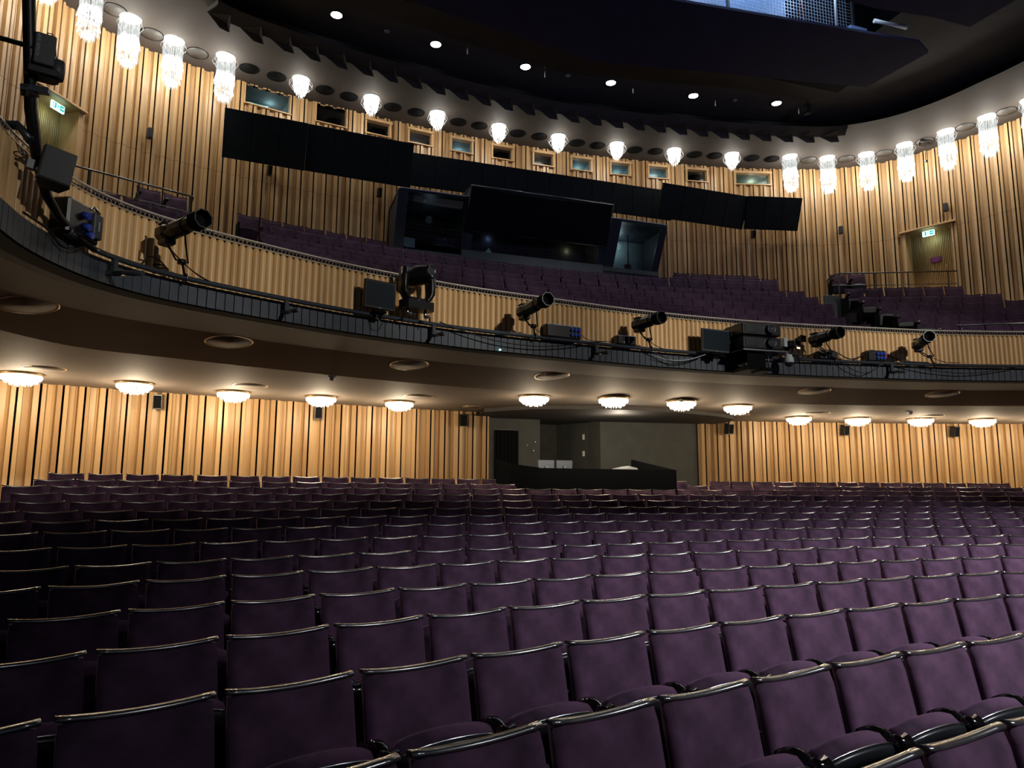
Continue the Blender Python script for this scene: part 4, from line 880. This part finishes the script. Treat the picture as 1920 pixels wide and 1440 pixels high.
# power unit on the boom
e = empty('power_unit', (-9.06, 24.42, 3.56), radians(16), 'black power unit with grey lettering clamped to the bent pipe', 'power unit')
mb = MB(); mb.box((.10, .04, 0), (.15, .08, .27), bev=.008); o = mb.obj('housing', 'boxgrey'); o.parent = e
mb = MB(); mb.box((.10, .08, -.185), (.24, .16, .09), bev=.02); o = mb.obj('base_block', 'black'); o.parent = e
mb = MB(); mb.tube([(.10, .04, .13), (.11, .04, .165), (.14, .04, .165), (.16, .04, .12), (.19, .04, -.08)], .005, 5); o = mb.obj('lead', 'cable'); o.parent = e
mb = MB(); mb.lathe([(.05, -.08), (.055, 0), (.05, .08)], 12, T(.20, .06, -.13)); o = mb.obj('plug', 'boxgrey'); o.parent = e
def text(body, size, M_, parent, mat_, name='lettering'):
    c = bpy.data.curves.new('txt', 'FONT'); c.body = body; c.size = size; c.extrude = .001; c.align_x = 'CENTER'; c.align_y = 'CENTER'
    o = bpy.data.objects.new(name, c); COL.objects.link(o); dg = bpy.context.evaluated_depsgraph_get(); me = bpy.data.meshes.new_from_object(o.evaluated_get(dg)); bpy.data.objects.remove(o)
    me.materials.clear(); me.materials.append(MT[mat_]); o = bpy.data.objects.new(name, me); COL.objects.link(o); o.matrix_local = M_
    if parent is not None: o.parent = parent
    return o
text('POWER SHIP', .034, T(.055, -.0015, .02) @ rotz(0) @ rotx(pi / 2) @ rotz(pi / 2), e, 'textgrey')

def spotlight(tail, head, clamp_s, n, drop):
    """profile spotlight: octagonal barrel, square lamp house, yoke and pipe clamp"""
    A, B = Vector(tail), Vector(head); d = (B - A); L_ = d.length; d.normalize()
    ry = atan2(d.y, d.x); pt = math.asin(d.z); c = (A + B) / 2
    Mx = T(*A) @ rotz(ry - pi / 2) @ rotx(pt)      # local +y points out of the lens
    e = bpy.data.objects.new('profile_spotlight', None); COL.objects.link(e); e.matrix_world = Mx
    tag(e, 'black profile spotlight on the balcony pipe rail, %s from left' % ORD[n], 'spotlight', 'profile spotlights')
    R8 = rotx(-pi / 2)
    mb = MB(); mb.lathe([(.02, 0), (.075, .01), (.10, .05), (.105, .16), (.095, .20), (.088, .22)], 8, R8, sm=False, ph=pi / 8)
    for i in range(5): mb.box((0, .05 + i * .03, .10), (.12, .012, .02))
    mb.box((0, .13, -.10), (.12, .16, .06), bev=.01); o = mb.obj('lamp_house', 'black'); o.parent = e
    mb = MB(); mb.lathe([(.088, .20), (.088, L_ * .62), (.075, L_ * .64), (.075, L_ - .14)], 8, R8, sm=False, ph=pi / 8, caps=False); mb.box((.0, L_ * .42, .085), (.03, L_ * .35, .015)); mb.box((.0, L_ * .42, -.085), (.03, L_ * .35, .015)); o = mb.obj('barrel', 'black'); o.parent = e
    mb = MB(); mb.lathe([(.075, L_ - .16), (.098, L_ - .15), (.100, L_), (.092, L_), (.080, L_ - .10), (.001, L_ - .12)], 8, R8, sm=False, ph=pi / 8, caps=False); o = mb.obj('hood', 'blackm'); o.parent = e
    mb = MB(); mb.lathe([(.092, L_ - .004), (.101, L_ - .004), (.101, L_ + .003), (.092, L_ + .003)], 8, R8, sm=False, ph=pi / 8, caps=False); o = mb.obj('front_rim', 'steel'); o.parent = e
    P = FR.mat(clamp_s, .20, 2.27).translation; piv = Mx @ Vector((0, L_ * .36, 0)); inv = Mx.inverted()
    side = Vector((cos(ry - pi / 2), sin(ry - pi / 2), 0)); bot = Vector((P.x, P.y, piv.z - .24)); bot = piv * .35 + P * .65; bot.z = max(2.40, piv.z - .26)
    pts = [piv + side * .105, piv + side * .115 + Vector((0, 0, -.10)), bot + side * .07, bot - side * .07, piv - side * .115 + Vector((0, 0, -.10)), piv - side * .105]
    mb = MB(); mb.tube([inv @ q for q in pts], .010, 6); o = mb.obj('yoke', 'black'); o.parent = e
    mb = MB(); mb.tube([inv @ (bot + Vector((0, 0, .015))), inv @ (bot + Vector((0, 0, -.03)))], .045, 10); mb.tube([inv @ bot, inv @ Vector((P.x, P.y, P.z))], .013, 6); o = mb.obj('swivel', 'black'); o.parent = e
    mb = MB()
    for q in range(7):
        a = -2.2 + q * .63; 
    ex, ey = side, Vector((0, 0, 1)); t1 = side.cross(ey)
    mb.tube([inv @ (P + t1 * (.045 * cos(a)) + ey * (.045 * sin(a))) for a in [pi * .5 + q * pi * 1.6 / 8 for q in range(9)]], .011, 6)
    o = mb.obj('hook_clamp', 'steel'); o.parent = e
    rg = random.Random(n)
    for q in range(2):
        p0 = Mx @ Vector((.02 * q, .08, -.08)); pe = P + side * (-.30 - .12 * q) + Vector((0, 0, .03)); m1 = (p0 + pe) / 2 + Vector((0, 0, -.14 - .04 * q)) + side * (-.06)
        mb = MB(); mb.tube([inv @ (p0 * (1 - t) ** 2 + m1 * 2 * t * (1 - t) + pe * t * t) for t in [j / 10 for j in range(11)]], .0055, 5); o = mb.obj('lead', 'cable'); o.parent = e
spotlight((-8.24, 26.14, 2.62), (-7.78, 25.50, 2.64), -8.45, 1, .3)
spotlight((-3.65, 27.90, 2.57), (-3.52, 27.10, 2.60), -3.41, 2, .3)
spotlight((-1.63, 28.19, 2.60), (-1.52, 27.52, 2.60), -1.29, 3, .3)
spotlight((1.76, 28.17, 2.59), (1.79, 27.50, 2.61), 2.30, 4, .3)
spotlight((3.80, 27.88, 2.58), (3.38, 27.22, 2.60), 4.29, 5, .3)
# moving head
Mx = FR.mat(-5.42, .34, 2.33)
e = bpy.data.objects.new('moving_head', None); COL.objects.link(e); e.matrix_world = T(0, 0, 0) @ Mx @ rotz(.10); tag(e, 'large black moving head light standing on the pipe rail beside the square monitor', 'moving light')
mb = MB(); mb.prism([(-.24, -.06), (-.20, -.12), (.20, -.12), (.24, -.06), (.24, .06), (.20, .12), (-.20, .12), (-.24, .06)], .06, .17, None); mb.box((0, -.10, .115), (.30, .03, .07), bev=.01); o = mb.obj('base', 'black'); o.parent = e
mb = MB(); mb.tube([(0, 0, .16), (0, 0, .20)], .10, 14)
for q in (-1, 1):
    mb.loft([[(q * .10, -.05, .18), (q * .10, .05, .18), (q * .13, .05, .23), (q * .13, -.05, .23)], [(q * .19, -.06, .20), (q * .19, .06, .20), (q * .17, .06, .27), (q * .17, -.06, .27)], [(q * .245, -.075, .30), (q * .245, .075, .30), (q * .185, .075, .33), (q * .185, -.075, .33)], [(q * .25, -.08, .50), (q * .25, .08, .50), (q * .17, .08, .50), (q * .17, -.08, .50)], [(q * .24, -.05, .62), (q * .24, .05, .62), (q * .17, .05, .62), (q * .17, -.05, .62)]], 0, True, True)
mb.box((0, 0, .20), (.24, .10, .05), bev=.01); o = mb.obj('yoke', 'black'); o.parent = e
hm = T(0, 0, .53) @ rotz(radians(20)) @ rotx(radians(82))
mb = MB(); mb.lathe([(.03, -.20), (.09, -.195), (.125, -.155), (.138, -.07), (.138, .03), (.12, .12), (.098, .19), (.094, .25), (.08, .25), (.075, .20), (.001, .19)], 20, hm, caps=False)
o = mb.obj('lamp_head', 'black'); o.parent = e
mb = MB(); mb.lathe([(.08, .235), (.05, .215), (.001, .205)], 16, hm, caps=False); o = mb.obj('lens', 'lens'); o.parent = e
mb = MB(); mb.tube([(.16 * cos(q), -.10, .63 + .05 * sin(q)) for q in [pi * .7 + j * .12 for j in range(6)]], .012, 6); o = mb.obj('handle', 'black'); o.parent = e
for q in (-.14, .14):
    mb = MB(); mb.tube([(q, 0, .06), (q, 0, -.02)], .02, 8); mb.box((q, -.05, -.02), (.03, .10, .04), bev=.005); mb.box((q + .02, -.09, -.05), (.014, .02, .06), rotz(.2)); mb.box((q - .02, -.09, -.02), (.05, .014, .014)); o = mb.obj('clamp', 'chrome'); o.parent = e
# square monitor
def monitor(s, off, z, w_, h_, label, bez, m_bez, yaw, stand=True, logo=True):
    Mx = FR.mat(s, off, z) @ rotz(yaw) @ rotx(radians(3)); e = bpy.data.objects.new('monitor', None); COL.objects.link(e); e.matrix_world = Mx; tag(e, label, 'monitor')
    mb = MB(); mb.box((0, .02, h_ / 2), (w_, .05, h_), bev=.008); mb.box((0, .06, h_ / 2), (w_ * .6, .06, h_ * .6), bev=.02); o = mb.obj('casing', m_bez); o.parent = e
    mb = MB(); mb.box((0, -.008, h_ / 2 + bez * .3), (w_ - 2 * bez, .006, h_ - 2.6 * bez)); o = mb.obj('screen', 'screen'); o.parent = e
    mb = MB(); mb.box((0, -.008, bez * .7), (.035, .004, .008)); o = mb.obj('maker_mark', 'textgrey'); o.parent = e
    mb = MB(); mb.box((0, .02, -.03), (w_ * .4, .10, .03), bev=.005); mb.box((0, .05, -.06), (.10, .06, .08)); o = mb.obj('stand', 'blackm'); o.parent = e
monitor(-5.95, .30, 2.33, .46, .38, 'square dark monitor facing the stage, left of the moving head light', .028, 'black', .03)
monitor(-.10, .34, 2.28, .60, .38, 'wide black monitor beside the stacked projectors', .022, 'boxgrey', .10)
# stacked projectors on a bracket shelf
e = empty('projector_shelf', FR.mat(.62, .42, 2.29).translation, FR.mat(.62, 0, 0).to_euler().z, 'black steel bracket shelf carrying the two stacked projectors', 'shelf')
mb = MB(); mb.box((0, .05, 0), (.86, .66, .025)); o = mb.obj('shelf_plate', 'steel'); o.parent = e
mb = MB(); mb.box((-.12, .05, -.16), (.34, .45, .30)); mb.box((-.30, -.2, -.14), (.03, .03, .28)); mb.box((.05, -.05, -.30), (.18, .3, .06)); o = mb.obj('support_frame', 'blackm'); o.parent = e
for q in (-1, 1): mb = MB(); mb.tube([(q * .2 - .1, -.18, 0), (q * .2 - .1, -.18, -.30)], .012, 6); o = mb.obj('bolt', 'steel'); o.parent = e
for n, zz_ in enumerate((.013, .245)):
    t = empty('projector', tuple(FR.mat(.62, .42, 2.29 + zz_ + .002).translation), FR.mat(.62, 0, 0).to_euler().z, ('lower', 'upper')[n] + ' black projector of the stacked pair on the balcony rail', 'projector')
    mb = MB(); mb.box((-.02, .06, .12), (.74, .54, .20), bev=.015); mb.box((-.02, .06, .01), (.6, .4, .02)); o = mb.obj('casing', 'black'); o.parent = t
    mb = MB(); mb.box((-.22, -.215, .12), (.24, .01, .13), bev=.003); o = mb.obj('vent_grille', 'pan'); o.parent = t
    mb = MB(); mb.lathe([(.09, 0), (.085, .07), (.075, .08), (.06, .06), (.001, .05)], 18, T(.13, -.20, .12) @ rotx(pi / 2), caps=False); o = mb.obj('lens_barrel', 'black'); o.parent = t
    mb = MB(); mb.lathe([(.058, .066), (.03, .082), (.001, .088)], 16, T(.13, -.20, .12) @ rotx(pi / 2), caps=False); o = mb.obj('lens', 'lens'); o.parent = t
# camera with hood, dome camera
Mx = FR.mat(1.34, .34, 2.34)
e = bpy.data.objects.new('video_camera', None); COL.objects.link(e); e.matrix_world = Mx @ rotz(.35); tag(e, 'small black camera with lens hood right of the projectors', 'camera')
mb = MB(); mb.box((.05, .0, .16), (.16, .26, .12), bev=.02); mb.box((.05, .05, .05), (.10, .14, .12), bev=.02); o = mb.obj('body', 'black'); o.parent = e
mb = MB(); mb.loft([[(.02, -.14, .19), (.09, -.14, .19), (.09, -.14, .25), (.02, -.14, .25)], [(-.01, -.24, .17), (.13, -.24, .17), (.13, -.24, .28), (-.01, -.24, .28)]], 0, False, False); mb.box((.055, -.12, .215), (.07, .04, .06)); o = mb.obj('lens_hood', 'black'); o.parent = e
mb = MB(); mb.box((-.10, .02, .18), (.09, .06, .15), bev=.005); o = mb.obj('battery_plate', 'white'); o.parent = e
mb = MB(); mb.box((.06, -.135, .08), (.08, .01, .025)); o = mb.obj('lit_badge', 'bulb2'); o.parent = e
mb = MB(); mb.box((.05, 0, -.02), (.20, .16, .03), bev=.004); mb.tube([(-.04, -.06, -.02), (-.10, -.10, -.09)], .018, 6); mb.tube([(.2, 0, -.02), (.26, -.06, -.06)], .018, 6); o = mb.obj('mount', 'steel'); o.parent = e
e = empty('dome_camera', tuple(FR.mat(1.26, .42, 2.30).translation), 0, 'white dome surveillance camera hanging below the pipe rail', 'camera')
mb = MB(); mb.tube([(0, .1, .03), (0, 0, .0)], .02, 8); mb.lathe([(.05, .0), (.062, -.03), (.078, -.06), (.085, -.13), (.078, -.14)], 18, caps=False); o = mb.obj('housing', 'white'); o.parent = e
mb = MB(); mb.lathe([(.076, -.135), (.072, -.165), (.05, -.195), (.02, -.21), (.001, -.212)], 18, caps=False); o = mb.obj('dome', 'lens2'); o.parent = e
# distribution boxes
def dist_box(s0, s1, z0, z1, label, sockets, name='power_distribution_box'):
    c = (s0 + s1) / 2; w_ = s1 - s0; h_ = z1 - z0; Mx = FR.mat(c, .14, z0); e = bpy.data.objects.new(name, None); COL.objects.link(e); e.matrix_world = Mx; tag(e, label, 'power box')
    mb = MB(); mb.box((0, 0, h_ / 2), (w_, .16, h_), bev=.015); o = mb.obj('case', 'black'); o.parent = e
    if sockets:
        for i in range(sockets):
            for j in (0, 1):
                x = w_ / 2 - .05 - i * .065; z = h_ * (.3 + .4 * j)
                mb = MB(); mb.tube([(x, -.07, z), (x, -.12, z - .005)], .026, 10); o = mb.obj('blue_socket', 'blue'); o.parent = e
        mb = MB(); mb.box((w_ / 2 - .012, -.085, h_ * .55), (.03, .01, h_ * .5)); o = mb.obj('red_breaker', 'red'); o.parent = e
    else:
        for x in (-.06, .03): mb = MB(); mb.box((x, -.085, h_ * .5), (.012, .01, h_ * .7)); o = mb.obj('strip', 'white'); o.parent = e
    for q in (-1, 1): mb = MB(); mb.box((q * (w_ / 2 - .02), -.082, h_ - .015), (.02, .01, .015)); o = mb.obj('corner_catch', 'chrome'); o.parent = e
dist_box(-3.22, -2.61, 2.30, 2.50, 'long black power box with blue sockets beside the second spotlight', 3)
dist_box(-1.93, -1.58, 2.30, 2.45, 'small black box with two white strips beside the third spotlight', 0)
dist_box(2.02, 2.38, 2.30, 2.44, 'black power box with white strips under the fourth spotlight', 0)
dist_box(2.96, 3.32, 2.30, 2.49, 'black power box with blue sockets between the last two spotlights', 3)
e = empty('power_rack', tuple(FR.mat(-9.86, .15, 2.30).translation), FR.mat(-9.86, 0, 0).to_euler().z, 'black power rack with blue connectors behind the bent pipe', 'power box')
mb = MB(); mb.box((0, 0, .16), (.44, .20, .34), bev=.02); o = mb.obj('case', 'black'); o.parent = e
for x, z in ((-.02, .22), (.0, .12), (.05, .06)): mb = MB(); mb.tube([(x, -.09, z), (x, -.16, z - .02)], .032, 10); o = mb.obj('blue_connector', 'blue'); o.parent = e
mb = MB(); mb.box((.14, -.12, .16), (.12, .05, .24), bev=.01); o = mb.obj('module', 'boxgrey'); o.parent = e
mb = MB(); mb.box((.14, -.147, .16), (.015, .004, .09)); o = mb.obj('label_strip', 'textgrey'); o.parent = e
mb = MB(); mb.tube([(.06, -.1, .31), (.12, -.1, .345), (.2, -.1, .31)], .012, 6); o = mb.obj('handle', 'chrome'); o.parent = e
# loudspeaker on the boom
e = bpy.data.objects.new('loudspeaker', None); COL.objects.link(e); e.matrix_world = T(-8.88, 24.72, 2.64) @ rotz(radians(24)) @ roty(radians(8)) @ rotx(radians(-6)) @ Matrix.Diagonal((.84, .84, .84, 1)); tag(e, 'grey loudspeaker clamped to the bent black pipe', 'speaker')
mb = MB(); mb.prism([(-.09, .10), (-.15, -.06), (-.14, -.12), (.14, -.12), (.15, -.06), (.09, .10)], -.18, .18, None); o = mb.obj('cabinet', 'boxgrey'); o.parent = e
mb = MB(); mb.box((0, -.125, 0), (.27, .012, .35), bev=.004); o = mb.obj('grille', 'boxgrey'); o.parent = e
mb = MB(); mb.tube([(-.14, .1, .0), (-.24, .14, .03), (-.30, .14, .06)], .02, 8); mb.box((-.19, .10, .02), (.08, .05, .10)); mb.tube([(-.30 + .05 * cos(q), .14 + .05 * sin(q), .1) for q in [j * pi / 5 for j in range(11)]], .008, 5); o = mb.obj('mounting_clamp', 'steel'); o.parent = e
# cables
def cable(pts, r, label, mat_='cable'):
    P = [Vector(p) for p in pts]; out = []
    Q = [2 * P[0] - P[1]] + P + [2 * P[-1] - P[-2]]
    for i in range(1, len(Q) - 2):
        a, b, c, d = Q[i - 1:i + 3]
        for k in range(6):
            t = k / 6; out.append(.5 * (2 * b + (c - a) * t + (2 * a - 5 * b + 4 * c - d) * t * t + (3 * b - a - 3 * c + d) * t ** 3))
    out.append(P[-1]); mb = MB(); mb.tube(out, r, 5); o = mb.obj('cable', mat_); tag(o, label, 'cable'); return o
def fr(s, off, z): return (*FR.xy(s, off), z)
cable([fr(-5.0, .22, 2.31), fr(-4.6, .235, 2.22), fr(-4.0, .235, 2.13), fr(-3.4, .235, 2.12), fr(-2.9, .235, 2.18), fr(-2.5, .235, 2.26), fr(-2.2, .235, 2.31)], .008, 'black cable sagging below the pipe rail before the long power box')
cable([fr(-2.6, .16, 2.42), fr(-2.5, .18, 2.33), fr(-2.3, .20, 2.31), fr(-1.95, .16, 2.34)], .006, 'short black cable running from the long power box to the small box')
cable([fr(-1.6, .16, 2.3), fr(-1.2, .235, 2.2), fr(-.9, .235, 2.09), fr(-.6, .235, 2.12), fr(-.3, .235, 2.22)], .008, 'black cable looping under the third spotlight to the wide monitor')
cable([fr(-1.25, .235, 2.16), fr(-.95, .24, 2.11), fr(-.6, .24, 2.14), fr(-.25, .24, 2.25)], .005, 'pale thin cable looping left of the wide monitor', 'white')
cable([fr(1.6, .2, 2.32), fr(1.85, .16, 2.36), fr(2.1, .12, 2.46), fr(2.35, .12, 2.47), fr(2.65, .14, 2.33), fr(2.9, .14, 2.40), fr(3.1, .1, 2.51), fr(3.4, .12, 2.44), fr(3.7, .16, 2.33), fr(4.2, .18, 2.31)], .011, 'thick black cable humping over the power boxes right of the camera')
cable([fr(2.4, .235, 2.26), fr(2.6, .235, 2.14), fr(2.85, .235, 2.07), fr(3.1, .235, 2.16), fr(3.2, .235, 2.28)], .007, 'black cable loop hanging below the power boxes near the fourth spotlight')
cable([fr(3.5, .235, 2.27), fr(4.2, .235, 2.16), fr(5.0, .235, 2.13), fr(5.8, .235, 2.24)], .008, 'black cable sagging below the rail at the far right')
cable([fr(-8.95, .16, 2.31), fr(-8.85, .14, 2.42), fr(-8.72, .12, 2.42), fr(-8.62, .14, 2.33), fr(-8.70, .17, 2.36), fr(-8.8, .14, 2.34), fr(-8.6, .16, 2.30)], .008, 'coil of black cable lying behind the rail left of the first spotlight')
cable([fr(-10.55, .1, 2.30), fr(-10.35, .12, 2.29), fr(-10.2, .13, 2.27), fr(-10.05, .16, 2.18), fr(-9.9, .18, 2.19), fr(-9.75, .18, 2.26)], .012, 'black cable draped over the dark band below the power rack')
cable([(-9.75, 24.5, 3.50), (-9.45, 24.5, 3.62), (-9.05, 24.45, 3.56)], .022, 'thick black cable entering the power unit from the left')
cable([fr(-6.0, .30, 2.26), fr(-5.95, .32, 2.16), fr(-5.85, .32, 2.15), fr(-5.78, .30, 2.27)], .005, 'thin cable loop hanging under the square monitor', 'steel')
e = empty('status_light', tuple(FR.mat(-3.95, .12, 2.045).translation), 0, 'tiny glowing green light under the dark slatted band', 'light'); mb = MB(); mb.lathe([(.012, 0), (.012, -.012), (.004, -.018)], 10); o = mb.obj('lens', 'led'); o.parent = e
e = empty('cable_coil', (11.45, 34.0, Z_SOFF - .03), 0, 'coil of black cable hanging from the round ceiling opening at right', 'cable')
mb = MB()
for q in range(4): mb.tube([((.16 + .03 * q) * cos(j * pi / 8) + .02 * q, (.12 + .02 * q) * sin(j * pi / 8), -.02 - .02 * q + .02 * sin(j)) for j in range(17)], .010, 5)
mb.tube([(.12, 0, -.05), (.13, .12, -.1), (.13, .14, -.55)], .010, 5); o = mb.obj('loops', 'cable'); o.parent = e
mb = MB(); mb.box((.13, .14, -.58), (.07, .05, .06)); o = mb.obj('connector', 'black'); o.parent = e

# ------------------------------------------------------------------ stalls control position in the recess under the balcony
a = MB(); zb_, zt_ = -.65, 1.86
LX, RX = -2.02, 3.70
def wallseg(mb, pts, z0, z1, mi=0):
    for p, q in zip(pts, pts[1:]): mb.add([(*p, z0), (*q, z0), (*q, z1), (*p, z1)], [(0, 1, 2, 3)], mi)
yl, yr = LO.at(LX)[0].y, LO.at(RX)[0].y
wallseg(a, [(LX, yl), (-1.85, yl + .35), (-.45, yl + .62)], zb_, 1.86); wallseg(a, [(1.02, yl + .9), (1.05, yl + .22), (3.68, yr + .05)], zb_, 1.86)
struct(a.obj('wall_recess', 'grey'))
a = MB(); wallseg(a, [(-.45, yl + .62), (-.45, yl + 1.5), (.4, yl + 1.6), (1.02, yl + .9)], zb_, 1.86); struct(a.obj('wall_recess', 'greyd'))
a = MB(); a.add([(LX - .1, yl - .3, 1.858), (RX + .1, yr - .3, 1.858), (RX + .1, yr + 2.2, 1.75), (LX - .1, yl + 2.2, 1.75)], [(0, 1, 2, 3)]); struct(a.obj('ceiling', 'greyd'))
a = MB(); a.add([(LX - .1, yl - 1.2, zr13), (RX + .1, yr - 1.2, zr13), (RX + .1, yr + 2.2, zr13), (LX - .1, yl + 2.2, zr13)], [(0, 1, 2, 3)]); struct(a.obj('floor', 'carpet'))
a = MB()     # curved raised ceiling field above the recess
pts = [(-2.4, 34.0), (-1.6, 33.1), (-.3, 32.55), (1.0, 32.45), (2.4, 32.7), (3.7, 33.3), (4.15, 34.0)]
cc = Curve([(x, y) for x, y in pts], 8); n = 48
lo_ = [(*cc.p[int(i * (len(cc.p) - 1) / n)], Z_LOW - .004) for i in range(n + 1)]
hi_ = [(x, y, Z_LOW - .09) for x, y, z in lo_]; bk = [(x, 35.2, Z_LOW - .09) for x, y, z in lo_]
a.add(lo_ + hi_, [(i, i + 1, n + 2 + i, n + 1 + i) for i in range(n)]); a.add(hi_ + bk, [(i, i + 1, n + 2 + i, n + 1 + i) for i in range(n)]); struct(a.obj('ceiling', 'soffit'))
e = empty('black_curtain', (-1.25, yl + .35, -.6), 0, 'black curtain hanging in the doorway of the grey recess', 'curtain')
mb = MB(); Pq = []
for i in range(25): u = i / 24; x = -1.74 + .66 * u; Pq.append((x, yl + .33 + .13 * u * 1.0 + .018 * sin(u * 40)))
mb.add([(*p, -.62) for p in Pq] + [(p[0] + (.05 * (i / 24) * -.0), p[1], 1.48) for i, p in enumerate(Pq)], [(i, i + 1, 26 + i, 25 + i) for i in range(24)], 0, 1., True); child(mb, 'cloth', 'blackm', e)
mb = MB(); mb.box((-1.41, yl + .38, 1.50), (.72, .05, .03), None); child(mb, 'track', 'black', e)
e = empty('control_desk', (-.4, 32.0, ROWS[12][1] - SH), 0, 'black panelled control desk behind the last full stalls row', 'desk')
RB = 31.78
def panel_arc(x0, x1, z0, z1, n=10, r=RB):
    mb = MB(); A = [math.asin((x0 + (x1 - x0) * i / n) / r) for i in range(n + 1)]
    ou = [(r * sin(q), r * cos(q)) for q in A]; ii = [((r + .04) * sin(q), (r + .04) * cos(q)) for q in A]
    mb.loft([[(*o_, z0), (*o_, z1), (*i_, z1), (*i_, z0)] for o_, i_ in zip(ou, ii)], 0, True, False); return mb
child(panel_arc(-1.92, 1.19, -.76, .45), 'front_panel', 'blackm', e)
mb = MB(); mb.add([(-1.92, 31.72, -.76), (-2.62, 32.3, -.72), (-2.62, 32.3, .64), (-2.35, 32.05, .53), (-1.92, 31.72, .46)], [(0, 4, 3, 2, 1)]); mb.add([(-1.92, 31.76, -.76), (-2.62, 32.34, -.72), (-2.62, 32.34, .64), (-2.35, 32.09, .53), (-1.92, 31.76, .46)], [(0, 1, 2, 3, 4)]); child(mb, 'left_panel', 'blackm', e)
mb = MB(); mb.add([(1.19, 31.74, -.76), (1.19, 33.7, -.70), (1.19, 33.7, .74), (1.19, 31.74, .45)], [(0, 1, 2, 3)]); mb.add([(1.15, 31.76, -.76), (1.15, 33.7, -.70), (1.15, 33.7, .74), (1.15, 31.76, .45)], [(3, 2, 1, 0)]); mb.add([(1.19, 31.74, .45), (1.19, 33.7, .74), (1.15, 33.7, .74), (1.15, 31.76, .45)], [(0, 1, 2, 3)]); child(mb, 'right_panel', 'blackm', e)
mb = MB(); mb.box((-.4, 32.25, .28), (2.9, .6, .03)); child(mb, 'worktop', 'black', e)
for n, x in enumerate((-1.62, -1.22)):
    t = empty('desk_monitor', (x, 32.12, .30), 0, ('left', 'right')[n] + ' small grey monitor back on the black control desk', 'monitor', 'control desk monitors')
    mb = MB(); mb.box((0, 0, .22), (.37, .04, .22), bev=.012); o = mb.obj('back_shell', 'steel'); o.parent = t
    mb = MB(); mb.box((0, -.03, .19), (.07, .03, .05), bev=.008); mb.box((0, -.04, .1), (.03, .02, .18)); mb.box((0, 0, .01), (.16, .12, .02)); o = mb.obj('stand', 'chrome'); o.parent = t
t = empty('covered_console', (.15, 32.2, .30), 0, 'low grey mixing console under a cloth on the control desk', 'console'); mb = MB(); mb.loft([[(-.35, -.16, 0), (.35, -.16, 0), (.35, .2, 0), (-.35, .2, 0)], [(-.22, -.12, .14), (.30, -.12, .19), (.30, .16, .22), (-.15, .16, .18)], [(.0, -.05, .20), (.2, -.05, .215), (.2, .1, .24), (.02, .1, .22)]], 0, True, True); o = mb.obj('cover', 'textgrey'); o.parent = t
t = empty('paper_tray', (.72, 32.15, .30), -.1, 'flat pale tray on the right end of the control desk', 'tray'); mb = MB(); mb.box((0, 0, .12), (.40, .24, .05), bev=.01); mb.box((0, 0, .05), (.3, .2, .1)); o = mb.obj('tray', 'white'); o.parent = t
for n, (x, z) in enumerate(((-.83, 1.13), (-.62, 1.22), (-.66, 1.0))):
    t = empty('wall_hook', (x, yl + .54, z), 0, 'tiny bright wall fitting beside the curtain, %s from left' % ORD[n + 1], 'hook'); mb = MB(); mb.lathe([(.012, 0), (.014, .02), (.006, .03)], 8, rotx(pi / 2)); o = mb.obj('knob', 'chrome'); o.parent = t
for n, z in enumerate((1.42, .98)):
    t = empty('paper_note', (.93, yl + .98, z), -.9, ('upper', 'lower')[n] + ' small white note on the recess side wall', 'note'); mb = MB(); mb.box((0, -.02, 0), (.07, .004, .14)); o = mb.obj('sheet', 'paper'); o.parent = t
lamp('recess_light', 'POINT', (.6, 33.2, 1.5), 42, (1., .88, .72), .15)
